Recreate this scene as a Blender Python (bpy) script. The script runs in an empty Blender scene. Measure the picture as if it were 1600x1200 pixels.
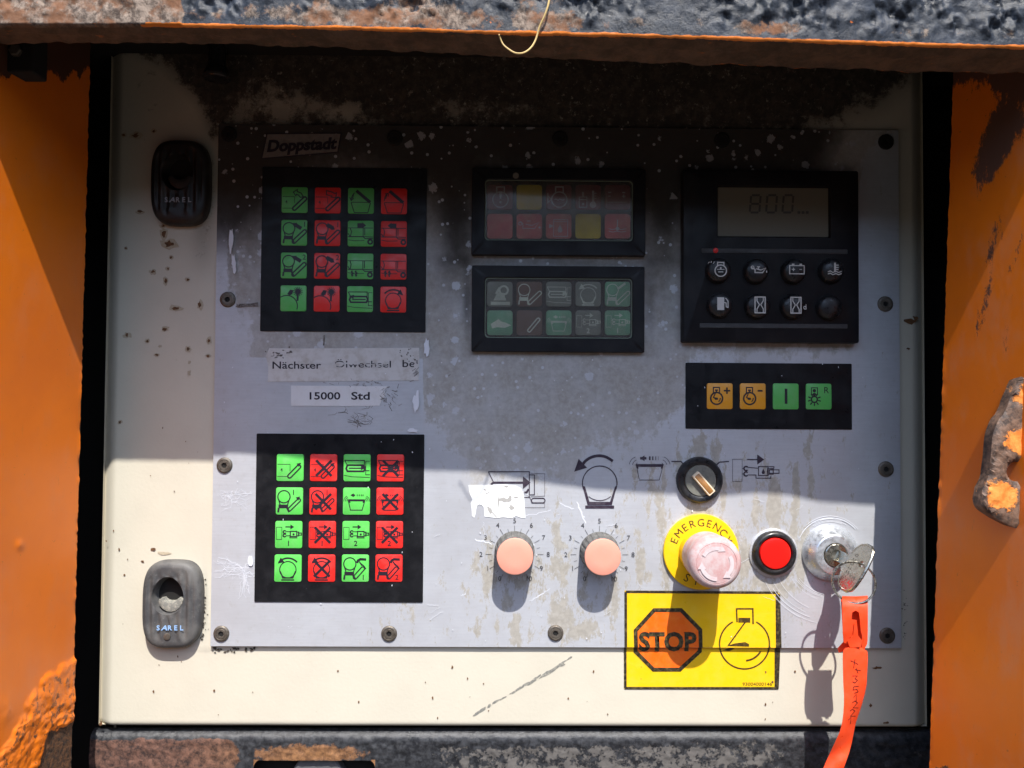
import bpy, bmesh, math, random
import numpy as np
from mathutils import Vector, Matrix, noise as mnoise

random.seed(7)
rnd = random.Random(11)
SC = bpy.context.scene
COL = SC.collection
K = 0.0005                      # metres per "plate pixel" (the face plate lies in the plane y = 0)
F = 1200.0                      # focal length in photo pixels; camera stands 1200 px = 0.6 m off the plate
RM = np.array([[0.999932070746271, -0.00619734387144799, -0.00987151568977522],
               [0.006435391725594409, 0.9996847694875899, 0.02426823825254726],
               [0.009718005269220804, -0.024330116799622506, 0.9996567439827053]])

# ------------------------------------------------------------------ camera
cd = bpy.data.cameras.new('camera'); cam = bpy.data.objects.new('camera', cd); COL.objects.link(cam)
cd.lens = 27.0; cd.sensor_width = 36.0; cd.clip_start = 0.02; cd.clip_end = 500
def b3(r): return Vector((r[0], r[2], -r[1]))
rt, up, bk = b3(RM[0]), -b3(RM[1]), -b3(RM[2])
mw = Matrix.Identity(4)
for i in range(3):
    mw[i][0], mw[i][1], mw[i][2] = rt[i], up[i], bk[i]
mw[1][3] = -0.6
cam.matrix_world = mw
SC.camera = cam

# ------------------------------------------------------------------ world, sun, exposure
SUN = (0.18, 1.0, 1.58)          # towards the sun: right, out of the plate, up
sd = Vector((SUN[0], -SUN[1], SUN[2])).normalized()
w = bpy.data.worlds.new('World'); SC.world = w; w.use_nodes = True
wn = w.node_tree; bg = wn.nodes['Background']
sky = wn.nodes.new('ShaderNodeTexSky'); sky.sky_type = 'NISHITA'; sky.sun_disc = False
sky.sun_elevation = math.asin(sd.z); sky.sun_rotation = math.atan2(sd.x, sd.y)
wn.links.new(sky.outputs[0], bg.inputs[0]); bg.inputs[1].default_value = 0.15
sl = bpy.data.lights.new('sun', 'SUN'); sun = bpy.data.objects.new('sun', sl); COL.objects.link(sun)
sl.energy = 3.0; sl.angle = math.radians(0.53); sl.color = (1.0, 0.955, 0.89)
sun.rotation_euler = sd.to_track_quat('Z', 'Y').to_euler()
sun.location = sd * 5
SC.view_settings.view_transform = 'Standard'; SC.view_settings.look = 'None'
SC.view_settings.exposure = 1.26; SC.view_settings.gamma = 1.0
SC.view_settings.use_curve_mapping = False

# ------------------------------------------------------------------ mapping photo pixel <-> place
def U(px, py, h=0.0):
    """plate coordinates (X right, Y down) of a photo pixel on the plane h px in front of the plate"""
    d = RM.T @ np.array([px - 800.0, py - 600.0, F]); s = (1200.0 - h) / d[2]
    return (d[0] * s, d[1] * s)
def Bp(X, Y, h=0.0): return Vector((X * K, -h * K, -Y * K))
def P(px, py, h=0.0): return Bp(*U(px, py, h), h)
def pix(X, Y, h=0.0):
    q = RM @ np.array([X, Y, 1200.0 - h]); return (800 + F * q[0] / q[2], 600 + F * q[1] / q[2])
def interp(x, pts): return float(np.interp(x, [p[0] for p in pts], [p[1] for p in pts]))
def gs(x, y, cx, cy, sx, sy): return math.exp(-((x - cx) / sx) ** 2 - ((y - cy) / sy) ** 2)
def fbm(x, y, z=0.0, s=1.0, o=4): return mnoise.fractal(Vector((x / s, y / s, z)), 0.6, 2.0, o)
def sst(a, b, x):
    t = min(1, max(0, (x - a) / (b - a))); return t * t * (3 - 2 * t)

# ------------------------------------------------------------------ materials
class M:
    def __init__(s, name, col=(.5, .5, .5), rough=.5, metal=0.0):
        s.m = bpy.data.materials.new(name); s.m.use_nodes = True; s.nt = s.m.node_tree
        s.b = s.nt.nodes['Principled BSDF']; s.pos = None
        s.set('Base Color', (*col, 1)); s.set('Roughness', rough); s.set('Metallic', metal)
        s.col = (*col, 1)
    def lk(s, v, i):
        if isinstance(v, bpy.types.NodeSocket): s.nt.links.new(v, i)
        else: i.default_value = v
    def set(s, n, v): s.lk(v, s.b.inputs[n])
    def noise(s, size, detail=4, rough=.6, st=(1, 1, 1), off=0.0, dist=0.0):
        if s.pos is None: s.pos = s.nt.nodes.new('ShaderNodeNewGeometry').outputs['Position']
        mp = s.nt.nodes.new('ShaderNodeMapping'); s.nt.links.new(s.pos, mp.inputs[0])
        f = 1.0 / (size * K); mp.inputs['Scale'].default_value = (f / st[0], f / st[1], f / st[2])
        mp.inputs['Location'].default_value = (off, off * 1.7, off * .6)
        n = s.nt.nodes.new('ShaderNodeTexNoise'); s.nt.links.new(mp.outputs[0], n.inputs['Vector'])
        n.inputs['Scale'].default_value = 1.0; n.inputs['Detail'].default_value = detail
        n.inputs['Roughness'].default_value = rough; n.inputs['Distortion'].default_value = dist
        return n.outputs[0]
    def voro(s, size, feature='F1', rand=1.0, st=(1, 1, 1)):
        if s.pos is None: s.pos = s.nt.nodes.new('ShaderNodeNewGeometry').outputs['Position']
        mp = s.nt.nodes.new('ShaderNodeMapping'); s.nt.links.new(s.pos, mp.inputs[0])
        f = 1.0 / (size * K); mp.inputs['Scale'].default_value = (f / st[0], f / st[1], f / st[2])
        n = s.nt.nodes.new('ShaderNodeTexVoronoi'); n.feature = feature
        s.nt.links.new(mp.outputs[0], n.inputs['Vector']); n.inputs['Scale'].default_value = 1.0
        return n.outputs['Distance'], n.outputs['Color']
    def ramp(s, v, a, b, lo=0.0, hi=1.0):
        n = s.nt.nodes.new('ShaderNodeMapRange'); n.interpolation_type = 'SMOOTHSTEP'
        s.lk(v, n.inputs[0]); n.inputs[1].default_value = a; n.inputs[2].default_value = b
        n.inputs[3].default_value = lo; n.inputs[4].default_value = hi
        return n.outputs[0]
    def mth(s, op, a, b=0.0, c=None):
        n = s.nt.nodes.new('ShaderNodeMath'); n.operation = op; s.lk(a, n.inputs[0]); s.lk(b, n.inputs[1])
        if c is not None: s.lk(c, n.inputs[2])
        return n.outputs[0]
    def mix(s, f, a, b):
        n = s.nt.nodes.new('ShaderNodeMix'); n.data_type = 'RGBA'; s.lk(f, n.inputs[0])
        s.lk((*a, 1) if isinstance(a, tuple) and len(a) == 3 else a, n.inputs[6])
        s.lk((*b, 1) if isinstance(b, tuple) and len(b) == 3 else b, n.inputs[7]); return n.outputs[2]
    def mixf(s, f, a, b):
        n = s.nt.nodes.new('ShaderNodeMix'); n.data_type = 'FLOAT'; s.lk(f, n.inputs[0]); s.lk(a, n.inputs[2]); s.lk(b, n.inputs[3])
        return n.outputs[0]
    def attr(s, name='wear'):
        a = s.nt.nodes.new('ShaderNodeAttribute'); a.attribute_name = name
        q = s.nt.nodes.new('ShaderNodeSeparateColor'); s.nt.links.new(a.outputs['Color'], q.inputs[0])
        return q.outputs[0], q.outputs[1], q.outputs[2]
    def bump(s, h, strength=.3, dist=0.0005):
        n = s.nt.nodes.new('ShaderNodeBump'); s.lk(h, n.inputs['Height']); n.inputs['Strength'].default_value = strength
        n.inputs['Distance'].default_value = dist; s.nt.links.new(n.outputs[0], s.b.inputs['Normal'])
    def dusty(s, dust=(.45, .42, .38), amt=.35, size=14, speck=.5, rv=.15):
        """uneven dust film and fine specks over a plain colour"""
        n1 = s.ramp(s.noise(size, 5, .65), .42, .75, 0, amt)
        n2 = s.ramp(s.noise(2.2, 2, .5), .70, .78, 0, speck)
        f = s.mth('MAXIMUM', n1, n2)
        s.set('Base Color', s.mix(f, s.col, dust))
        r = s.b.inputs['Roughness'].default_value
        s.set('Roughness', s.ramp(s.noise(size * .7, 4, .6, off=3), .3, .7, max(.05, r - rv), min(1, r + rv)))
        return s

def plain(name, col, rough=.5, metal=0.0, **kw):
    m = M(name, col, rough, metal)
    if kw: m.dusty(**kw)
    return m.m

MAT = {}
MAT['ink'] = plain('black_print', (.018, .013, .022), .45)
MAT['print'] = plain('violet_black_print', (.03, .018, .035), .5, dust=(.2, .19, .2), amt=.25, size=9, speck=.5)
MAT['pale'] = plain('pale_print', (.42, .40, .38), .5, dust=(.15, .15, .15), amt=.6, size=6, speck=.1)
MAT['dialink'] = plain('faded_scale_print', (.04, .04, .045), .5)
MAT['white_ink'] = plain('white_print', (.62, .60, .56), .5)
MAT['lamp_print'] = plain('faded_lamp_print', (.78, .68, .65), .6)
MAT['olive_print'] = plain('olive_lamp_print', (.78, .80, .62), .6)
MAT['membrane'] = plain('black_membrane', (.0085, .0088, .0105), .42, dust=(.09, .09, .10), amt=.10, size=40, speck=.35)
MAT['case'] = plain('black_case', (.010, .010, .0125), .45, dust=(.06, .055, .05), amt=.18, size=50, speck=.2)
MAT['green'] = plain('green_key', (.10, .60, .085), .42, dust=(.32, .52, .28), amt=.28, size=22, speck=.12)
MAT['red'] = plain('red_key', (.78, .022, .017), .42, dust=(.62, .12, .10), amt=.3, size=22, speck=.12)
MAT['amber'] = plain('amber_key', (.80, .34, .018), .42, dust=(.55, .36, .14), amt=.35, size=14, speck=.2)
MAT['green2'] = plain('dull_green_key', (.10, .47, .10), .45, dust=(.25, .45, .25), amt=.3, size=20, speck=.1)
MAT['salmon'] = plain('faded_salmon_plastic', (.83, .335, .24), .55, dust=(.72, .34, .26), amt=.5, size=8, speck=.3)
MAT['knob'] = plain('dusty_grey_plastic', (.10, .098, .092), .7, dust=(.26, .25, .23), amt=.7, size=12, speck=.4)
MAT['black'] = plain('black_plastic', (.012, .012, .014), .38, dust=(.09, .09, .09), amt=.25, size=12, speck=.3)
MAT['void'] = plain('soot_black_steel', (.008, .0075, .007), .9)  # near black steel, also painted where gaps and openings lie in shade
MAT['dialgrey'] = plain('olive_grey_plastic', (.17, .17, .145), .5, dust=(.07, .07, .06), amt=.7, size=9, speck=.3)
MAT['brownbar'] = plain('amber_brown_plastic', (.32, .15, .04), .45, dust=(.14, .06, .02), amt=.6, size=9, speck=.2)
MAT['cream'] = plain('cream_plastic', (.78, .66, .48), .5)
MAT['yellow'] = plain('safety_yellow', (.90, .55, .006), .42, dust=(.80, .60, .12), amt=.2, size=30, speck=.08)
MAT['lens_red'] = plain('red_lens', (.80, .012, .008), .28)
MAT['paper'] = plain('white_label_paper', (.60, .585, .57), .6, dust=(.34, .29, .23), amt=.55, size=18, speck=.35)
MAT['torn'] = plain('white_torn_sticker', (.86, .88, .88), .5, dust=(.66, .66, .62), amt=.3, size=18, speck=.2)
MAT['scratch'] = plain('bare_scratch', (.72, .74, .79), .4)
MAT['greyscuff'] = plain('grey_scuff', (.20, .20, .18), .8, dust=(.5, .47, .38), amt=.9, size=5, speck=.6)
MAT['darkscuff'] = plain('dark_scuff', (.10, .085, .075), .8, dust=(.35, .33, .31), amt=.8, size=4, speck=.5)
MAT['rust'] = plain('rust_spot', (.16, .075, .03), .9, dust=(.055, .03, .015), amt=.9, size=4, speck=.6)
MAT['rust_halo'] = plain('rust_stain', (.48, .42, .31), .8, dust=(.36, .27, .16), amt=.9, size=5, speck=.4)
MAT['screw'] = plain('dull_brown_steel', (.17, .15, .125), .5, .6, dust=(.08, .06, .045), amt=.8, size=5, speck=.4)
MAT['nickel'] = plain('worn_nickel', (.50, .475, .41), .26, .95, dust=(.30, .28, .23), amt=.5, size=7, speck=.15)
MAT['chrome'] = plain('brushed_zinc', (.68, .71, .75), .36, .75, dust=(.52, .53, .55), amt=.4, size=10, speck=.15)
MAT['blueprint'] = plain('light_blue_print', (.28, .46, .75), .5)
MAT['octred'] = plain('orange_red_print', (.86, .14, .006), .45, dust=(.90, .24, .03), amt=.6, size=16, speck=.25)
MAT['wornblack'] = plain('worn_black_print', (.022, .017, .010), .5, dust=(.30, .23, .08), amt=.45, size=5, speck=.6)
MAT['brownprint'] = plain('brown_black_print', (.05, .030, .008), .5, dust=(.32, .2, .02), amt=.5, size=4, speck=.3)
MAT['lcd'] = plain('lcd_glass', (.15, .14, .10), .5)
MAT['lcdseg'] = plain('lcd_segment', (.052, .052, .045), .4)
MAT['slate'] = plain('slate_strip', (.035, .034, .035), .5, dust=(.08, .08, .08), amt=.5, size=20, speck=.3)
MAT['straw'] = plain('dry_straw', (.62, .44, .17), .6)
for k_ in ('membrane', 'case'): MAT[k_].node_tree.nodes['Principled BSDF'].inputs['Specular IOR Level'].default_value = .22
m = M('tag_plastic', (.86, .072, .018), .42); m.dusty(dust=(.82, .12, .05), amt=.4, size=20, speck=.1)
m.set('Subsurface Weight', .0); MAT['tag'] = m.m
m = M('red_indicator_light', (.5, .01, .01), .4); m.set('Emission Color', (1, .03, .02, 1)); m.set('Emission Strength', .02); MAT['led'] = m.m

# --- e-stop head: sun-bleached red, white chalky worn
m = M('bleached_red_plastic', (.60, .24, .23), .6)
a = m.ramp(m.noise(16, 6, .7, st=(1, 1, 1.2)), .36, .62); b = m.ramp(m.noise(2.4, 3, .6), .55, .75, 0, .6)
m.set('Base Color', m.mix(m.mth('MAXIMUM', a, b), (.54, .31, .30), (.57, .46, .455))); m.bump(m.noise(3, 3, .6), .2, .0004)
MAT['estop'] = m.m
MAT['estop_white'] = plain('bleached_white_print', (.64, .54, .545), .65, dust=(.55, .41, .41), amt=.8, size=6, speck=.4)

# --- brushed aluminium face plate with grime film, soot and flaked clean patches
def metal_plate():
    m = M('grimy_aluminium'); R, G, Bc = m.attr()
    n1 = m.noise(30, 9, .76, st=(1, 1, 1.35)); n2 = m.noise(70, 4, .6, off=5)
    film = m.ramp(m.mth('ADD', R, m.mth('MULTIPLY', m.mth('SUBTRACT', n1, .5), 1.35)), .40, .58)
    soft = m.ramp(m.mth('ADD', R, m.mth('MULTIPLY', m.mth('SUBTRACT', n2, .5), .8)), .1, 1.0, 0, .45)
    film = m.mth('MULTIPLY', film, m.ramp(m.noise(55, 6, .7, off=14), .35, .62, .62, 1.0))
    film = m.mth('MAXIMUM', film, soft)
    # flaked-off clean specks inside the film
    d, c = m.voro(19); dn = m.mth('ADD', d, m.mth('MULTIPLY', m.mth('SUBTRACT', m.noise(6, 5, .75), .5), .95))
    sp = m.nt.nodes.new('ShaderNodeSeparateColor'); m.nt.links.new(c, sp.inputs[0])
    rad = m.ramp(sp.outputs[0], .52, 1.0, -.12, .40)
    fl = m.ramp(m.mth('SUBTRACT', rad, dn), 0, .05)
    d2, c2 = m.voro(8.5); sp2 = m.nt.nodes.new('ShaderNodeSeparateColor'); m.nt.links.new(c2, sp2.inputs[0])
    fl2 = m.ramp(m.mth('SUBTRACT', m.ramp(sp2.outputs[1], .78, 1.0, -.08, .34), d2), 0, .08)
    keep = m.mth('SUBTRACT', 1.0, m.mth('MULTIPLY', m.mth('MAXIMUM', fl, fl2), .85))
    film = m.mth('MULTIPLY', film, keep)
    streak = m.ramp(m.mth('ADD', Bc, m.mth('MULTIPLY', m.mth('SUBTRACT', m.noise(13, 8, .75, st=(1, 1, 2.2), off=9), .5), 1.7)), .20, .36)
    grain = m.noise(3, 3, .6, st=(14, 1, 1)); blot = m.noise(9, 5, .7)
    clean = m.mix(m.ramp(grain, .3, .7, 0, .5), (.535, .552, .590), (.615, .632, .668))
    clean = m.mix(m.ramp(m.noise(120, 5, .65), .38, .68, 0, .55), clean, (.46, .462, .485))
    clean = m.mix(m.ramp(m.noise(11, 6, .75, off=17), .52, .72, 0, .30), clean, (.40, .385, .36))
    dirt = m.mix(m.ramp(blot, .35, .7), (.325, .31, .285), (.425, .41, .385))
    sdirt = m.mix(m.ramp(blot, .35, .7), (.29, .265, .215), (.43, .40, .345))
    base = m.mix(m.mth('MULTIPLY', streak, .85), clean, sdirt)
    base = m.mix(film, base, dirt)
    # soot, plus shade strips painted around the indicator frames
    ns = m.noise(60, 6, .7, st=(1, 1, 1.2), off=2)
    soot = m.ramp(m.mth('ADD', G, m.mth('MULTIPLY', m.mth('SUBTRACT', ns, .5), .55)), .12, .98, 0, .95)
    soot = m.mth('MULTIPLY', soot, m.mth('SUBTRACT', 1.0, m.mth('MULTIPLY', m.mth('MAXIMUM', fl2, m.mth('MULTIPLY', fl, .8)), .80)))
    base = m.mix(soot, base, (.020, .016, .013))
    m.set('Base Color', base)
    cover = m.mth('MAXIMUM', film, m.mth('MAXIMUM', soot, m.mth('MULTIPLY', streak, .6)))
    m.set('Metallic', m.mixf(cover, .28, .0)); m.set('Roughness', m.mixf(cover, .40, .85))
    m.bump(m.mth('ADD', m.mth('MULTIPLY', film, .6), m.mth('MULTIPLY', grain, .12)), .25, .0002)
    return m.m
MAT['plate'] = metal_plate()

def cream_door():
    m = M('cream_powder_coat'); R, G, Bc = m.attr()
    tex = m.noise(5, 3, .55)
    base = m.mix(m.ramp(m.noise(90, 4), .35, .7), (.625, .582, .475), (.595, .553, .452))
    fine = m.ramp(m.noise(7, 4, .7, off=4), .66, .76, 0, .30)
    base = m.mix(fine, base, (.42, .35, .24))
    dirtn = m.noise(34, 9, .80, off=1)
    d = m.mth('ADD', R, m.mth('MULTIPLY', m.mth('SUBTRACT', dirtn, .5), 1.5))
    soot = m.ramp(d, .30, .74, 0, .97)
    soft = m.ramp(R, .0, .9, 0, .75)
    soot = m.mth('MAXIMUM', soot, soft)
    dark = m.mix(m.ramp(m.noise(11, 5, .7), .4, .65), (.018, .014, .012), (.06, .047, .037))
    fleck = m.ramp(m.noise(10, 8, .78, off=21), .57, .70, 0, .6)
    soot = m.mth('MULTIPLY', soot, m.mth('SUBTRACT', 1.0, fleck))
    base = m.mix(soot, base, dark)
    brown = m.ramp(m.mth('ADD', G, m.mth('MULTIPLY', m.mth('SUBTRACT', m.noise(12, 5, .7), .5), 1.2)), .45, .7, 0, .7)
    base = m.mix(brown, base, (.20, .15, .10))
    m.set('Base Color', base); m.set('Roughness', m.mixf(soot, .42, .85))
    m.bump(tex, .22, .0004)
    return m.m
MAT['door'] = cream_door()

def orange_paint(name, smear):
    m = M(name); R, G, Bc = m.attr()
    base = m.mix(m.ramp(m.noise(150, 4), .35, .7), (.86, .195, .006), (.78, .170, .009))
    base = m.mix(m.ramp(m.noise(6, 4, .7), .66, .74, 0, .5), base, (.22, .08, .03))
    base = m.mix(m.ramp(m.noise(20, 8, .8, st=(.6, .6, 2.5), off=31), .60, .72, 0, .35), base, (.45, .15, .05))
    base = m.mix(m.ramp(m.noise(60, 5, .7, st=(1, 1, 2)), .45, .75, 0, .6 if smear else .3), base, (.70, .24, .10))
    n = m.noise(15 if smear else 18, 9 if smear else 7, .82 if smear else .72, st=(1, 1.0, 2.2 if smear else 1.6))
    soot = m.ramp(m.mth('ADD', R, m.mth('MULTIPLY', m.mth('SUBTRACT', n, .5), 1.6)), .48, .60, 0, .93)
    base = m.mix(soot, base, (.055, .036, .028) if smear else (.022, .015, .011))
    rn = m.noise(10, 6, .7)
    rust = m.ramp(m.mth('ADD', G, m.mth('MULTIPLY', m.mth('SUBTRACT', rn, .5), .9)), .50, .58)
    rc = m.mix(m.ramp(m.noise(8, 6, .75, off=3), .38, .62), (.035, .022, .015), (.17, .075, .030))
    base = m.mix(rust, base, rc)
    bl = m.ramp(m.mth('MULTIPLY', Bc, m.noise(9, 3, .6, off=8, )), .56, .64, 0, .8)
    base = m.mix(bl, base, (.12, .055, .022))
    m.set('Base Color', base)
    m.set('Roughness', m.mixf(m.mth('MAXIMUM', rust, soot), .36, .85))
    lump = m.mth('MULTIPLY', Bc, m.noise(7, 4, .6))
    m.bump(m.mth('ADD', m.mth('ADD', m.mth('MULTIPLY', lump, 1.1), m.mth('MULTIPLY', m.noise(9, 3), .10)), m.mth('MULTIPLY', rust, m.mth('MULTIPLY', rn, 2.0))), .55, .0008)
    return m.m
MAT['orange_l'] = orange_paint('orange_machine_paint', False)
MAT['orange_r'] = orange_paint('smeared_orange_machine_paint', True)

def beam_mat():
    m = M('tarred_dirty_steel'); R, G, Bc = m.attr()
    n = m.noise(26, 8, .72); n2 = m.noise(9, 6, .75, off=3)
    tar = m.mix(m.ramp(n2, .35, .65), (.010, .012, .016), (.036, .042, .052))
    tar = m.mix(m.ramp(m.noise(6, 4, .7, off=6), .60, .70, 0, .3), tar, (.15, .165, .19))  # pale flecks paint small glints onto the tar
    earth = m.mix(m.ramp(n2, .38, .62), (.075, .055, .044), (.30, .235, .185))
    earth = m.mix(m.ramp(m.noise(40, 5, .7, off=9), .44, .62, 0, .85), earth, (.20, .088, .042))
    e = m.ramp(m.mth('ADD', G, m.mth('MULTIPLY', m.mth('SUBTRACT', n, .5), 1.7)), .44, .62)
    bluegrey = m.ramp(m.noise(45, 6, .7, st=(1.6, 1, 1), off=23), .50, .64, 0, .6)
    tar = m.mix(bluegrey, tar, (.048, .056, .072))
    base = m.mix(e, tar, earth)
    chips = m.ramp(m.noise(14, 5, .6, off=12), .71, .74)
    base = m.mix(chips, base, (.66, .17, .03))
    under = m.mix(m.ramp(n, .35, .65), (.075, .050, .034), (.15, .092, .06))
    under = m.mix(m.ramp(m.noise(13, 6, .7, st=(3, 1, 1), off=5), .63, .70, 0, .7), under, (.42, .12, .03))
    base = m.mix(Bc, base, under)
    org = m.ramp(m.mth('ADD', R, m.mth('MULTIPLY', m.mth('SUBTRACT', m.noise(16, 5, .7, st=(2.4, 1, 1)), .5), 1.0)), .50, .58)
    base = m.mix(org, base, (.72, .20, .03))
    m.set('Base Color', base); m.set('Roughness', m.mixf(m.mth('MAXIMUM', e, Bc), m.ramp(n2, .3, .7, .26, .5), .9))
    m.set('Specular IOR Level', .28)
    m.bump(m.mth('ADD', n2, m.mth('MULTIPLY', m.noise(4, 4, .7), .25)), .5, .0014)
    return m.m
MAT['beam'] = beam_mat()

def sill_mat():
    m = M('rusty_black_steel'); R, G, Bc = m.attr()
    n = m.noise(20, 8, .74); n2 = m.noise(11, 9, .8, off=2)
    base = m.mix(m.ramp(n2, .4, .6), (.012, .013, .016), (.045, .047, .052))
    rust = m.mix(m.ramp(n2, .34, .62), (.014, .010, .011), (.17, .085, .06))
    rust = m.mix(Bc, rust, m.mix(m.ramp(n2, .34, .66), (.12, .055, .025), (.34, .165, .065)))
    base = m.mix(m.ramp(m.mth('ADD', R, m.mth('MULTIPLY', m.mth('SUBTRACT', n, .5), 1.2)), .45, .58), base, rust)
    mud = m.ramp(m.mth('ADD', G, m.mth('MULTIPLY', m.mth('SUBTRACT', m.noise(15, 8, .75, off=7), .5), 2.2)), .47, .56)
    base = m.mix(mud, base, m.mix(n2, (.085, .078, .072), (.15, .14, .13)))
    m.set('Base Color', base); m.set('Roughness', m.mixf(m.mth('MAXIMUM', R, mud), .32, .9))
    m.bump(m.mth('ADD', n2, m.mth('MULTIPLY', mud, .8)), .7, .001)
    return m.m
MAT['sill'] = sill_mat()

m = M('rusty_bare_steel_with_orange'); R, G, Bc = m.attr()
n = m.noise(9, 6, .7)
b0 = m.mix(m.ramp(n, .35, .65), (.05, .034, .027), (.20, .12, .08))
o = m.ramp(m.mth('ADD', R, m.mth('MULTIPLY', m.mth('SUBTRACT', m.noise(12, 8, .75), .5), 1.5)), .42, .54)
m.set('Base Color', m.mix(o, b0, m.mix(m.ramp(n, .35, .6), (.70, .20, .03), (.80, .30, .06)))); m.set('Roughness', .6)
m.bump(m.mth('ADD', n, o), .6, .001); MAT['lug'] = m.m

# worn grey zamak / plastic latch
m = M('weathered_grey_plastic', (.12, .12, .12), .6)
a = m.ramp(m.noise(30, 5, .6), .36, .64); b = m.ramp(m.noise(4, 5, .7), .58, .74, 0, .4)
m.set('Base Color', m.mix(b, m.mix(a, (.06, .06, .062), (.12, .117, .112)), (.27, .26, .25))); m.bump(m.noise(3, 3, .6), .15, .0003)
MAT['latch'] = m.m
m = M('soot_stained_dark_plastic', (.03, .028, .026), .45)  # darker copy of the latch plastic, for the upper latch
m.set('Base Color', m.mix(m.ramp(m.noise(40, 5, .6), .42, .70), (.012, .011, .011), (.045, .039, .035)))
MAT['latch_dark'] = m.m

# lamp windows
def lamp(name, col, dust=(.22, .2, .17), amt=.35): return plain(name, col, .6, dust=dust, amt=amt, size=16, speck=.1)
MAT['lamp_dark'] = lamp('dark_red_lamp', (.28, .038, .045), (.38, .14, .13), .4)
MAT['lamp_red'] = lamp('faded_red_lamp', (.82, .18, .17), (.80, .38, .29), .6)  # lower row: window glare painted in as a lighter red
MAT['lamp_yellow'] = lamp('mustard_lamp', (.85, .62, .04), (.75, .56, .15), .4)
MAT['lamp_green'] = lamp('dull_green_lamp', (.24, .52, .30), (.46, .56, .38), .5)
MAT['lamp_olive'] = lamp('grey_olive_lamp', (.28, .285, .225), (.38, .38, .30), .5)
MAT['lamp_brown'] = lamp('brown_lamp', (.20, .11, .078), (.26, .19, .145), .5)
def pane(name, haze):
    mt = bpy.data.materials.new(name); mt.use_nodes = True; nt = mt.node_tree; nt.nodes.clear()
    out = nt.nodes.new('ShaderNodeOutputMaterial'); tr = nt.nodes.new('ShaderNodeBsdfTransparent'); gl = nt.nodes.new('ShaderNodeBsdfGlossy')
    df = nt.nodes.new('ShaderNodeBsdfDiffuse'); df.inputs[0].default_value = (.30, .27, .24, 1); gl.inputs['Roughness'].default_value = .12
    fr = nt.nodes.new('ShaderNodeFresnel'); fr.inputs[0].default_value = 1.45
    m1 = nt.nodes.new('ShaderNodeMixShader'); m2 = nt.nodes.new('ShaderNodeMixShader')
    g = nt.nodes.new('ShaderNodeNewGeometry'); nz = nt.nodes.new('ShaderNodeTexNoise'); nz.inputs['Scale'].default_value = 45; nz.inputs['Detail'].default_value = 4
    nt.links.new(g.outputs['Position'], nz.inputs['Vector'])
    mr = nt.nodes.new('ShaderNodeMapRange'); mr.inputs[1].default_value = .35; mr.inputs[2].default_value = .7; mr.inputs[3].default_value = haze * .4; mr.inputs[4].default_value = haze
    nt.links.new(nz.outputs[0], mr.inputs[0]); nt.links.new(mr.outputs[0], m1.inputs[0])
    nt.links.new(tr.outputs[0], m1.inputs[1]); nt.links.new(df.outputs[0], m1.inputs[2])
    nt.links.new(fr.outputs[0], m2.inputs[0]); nt.links.new(m1.outputs[0], m2.inputs[1]); nt.links.new(gl.outputs[0], m2.inputs[2])
    nt.links.new(m2.outputs[0], out.inputs[0]); return mt
MAT['pane'] = pane('hazy_window_pane', .22)
m = M('dark_yard_soil', (.1, .1, .1), .95)
m.set('Base Color', m.mix(m.noise(400, 6, .7), (.035, .027, .020), (.085, .068, .050))); MAT['ground'] = m.m

# ------------------------------------------------------------------ object helpers
def tag(o, label=None, cat=None, group=None, kind=None):
    if label: o['label'] = label
    if cat: o['category'] = cat
    if group: o['group'] = group
    if kind: o['kind'] = kind
    return o
def thing(name, label, cat, loc, group=None):
    o = bpy.data.objects.new(name, None); COL.objects.link(o); o.location = loc; o.empty_display_size = .01
    return tag(o, label, cat, group)
def wloc(o):
    v = Vector((0, 0, 0))
    while o: v = v + o.location; o = o.parent
    return v
def obj(name, vs, fs, mat, parent=None, smooth=False, attr=None, origin=None):
    """one mesh object from world-space vertices; origin at its own middle"""
    vs = [Vector(v) for v in vs]
    c = Vector(origin) if origin else sum(vs, Vector()) / max(1, len(vs))
    me = bpy.data.meshes.new(name)
    me.from_pydata([tuple(v - c) for v in vs], [], fs)
    me.materials.append(MAT[mat] if isinstance(mat, str) else mat)
    if attr is not None:
        a = me.color_attributes.new('wear', 'FLOAT_COLOR', 'POINT')
        a.data.foreach_set('color', np.array([(r, g, b, 1.0) for r, g, b in attr], dtype=np.float32).ravel())
    bm = bmesh.new(); bm.from_mesh(me)
    if not smooth == 'open': bmesh.ops.recalc_face_normals(bm, faces=bm.faces)
    bm.to_mesh(me); bm.free()
    if smooth:
        me.shade_smooth()
        if smooth != 'open':
            try: me.set_sharp_from_angle(angle=math.radians(38))
            except Exception: pass
    o = bpy.data.objects.new(name, me); COL.objects.link(o)
    if parent is not None:
        o.parent = parent; o.location = c - wloc(parent)
    else: o.location = c
    return o
def loft(rings, cap0=False, cap1=True, closed=True):
    vs = []; fs = []; n = len(rings[0])
    for r in rings: vs += r
    for i in range(len(rings) - 1):
        for j in range(n if closed else n - 1):
            k = (j + 1) % n
            fs.append((i * n + j, i * n + k, (i + 1) * n + k, (i + 1) * n + j))
    if cap0: fs.append(tuple(range(n))[::-1])
    if cap1: fs.append(tuple(range((len(rings) - 1) * n, len(rings) * n)))
    return vs, fs
def ring(X, Y, r, h, n=48, ph=0.0, fr=None):
    return [Bp(X + r * math.cos(t) * (fr(t) if fr else 1), Y + r * math.sin(t) * (fr(t) if fr else 1), h) for t in [ph + 2 * math.pi * k / n for k in range(n)]]
def lathe(X, Y, prof, n=48, **kw): return loft([ring(X, Y, r, h, n) for r, h in prof], **kw)
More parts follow.
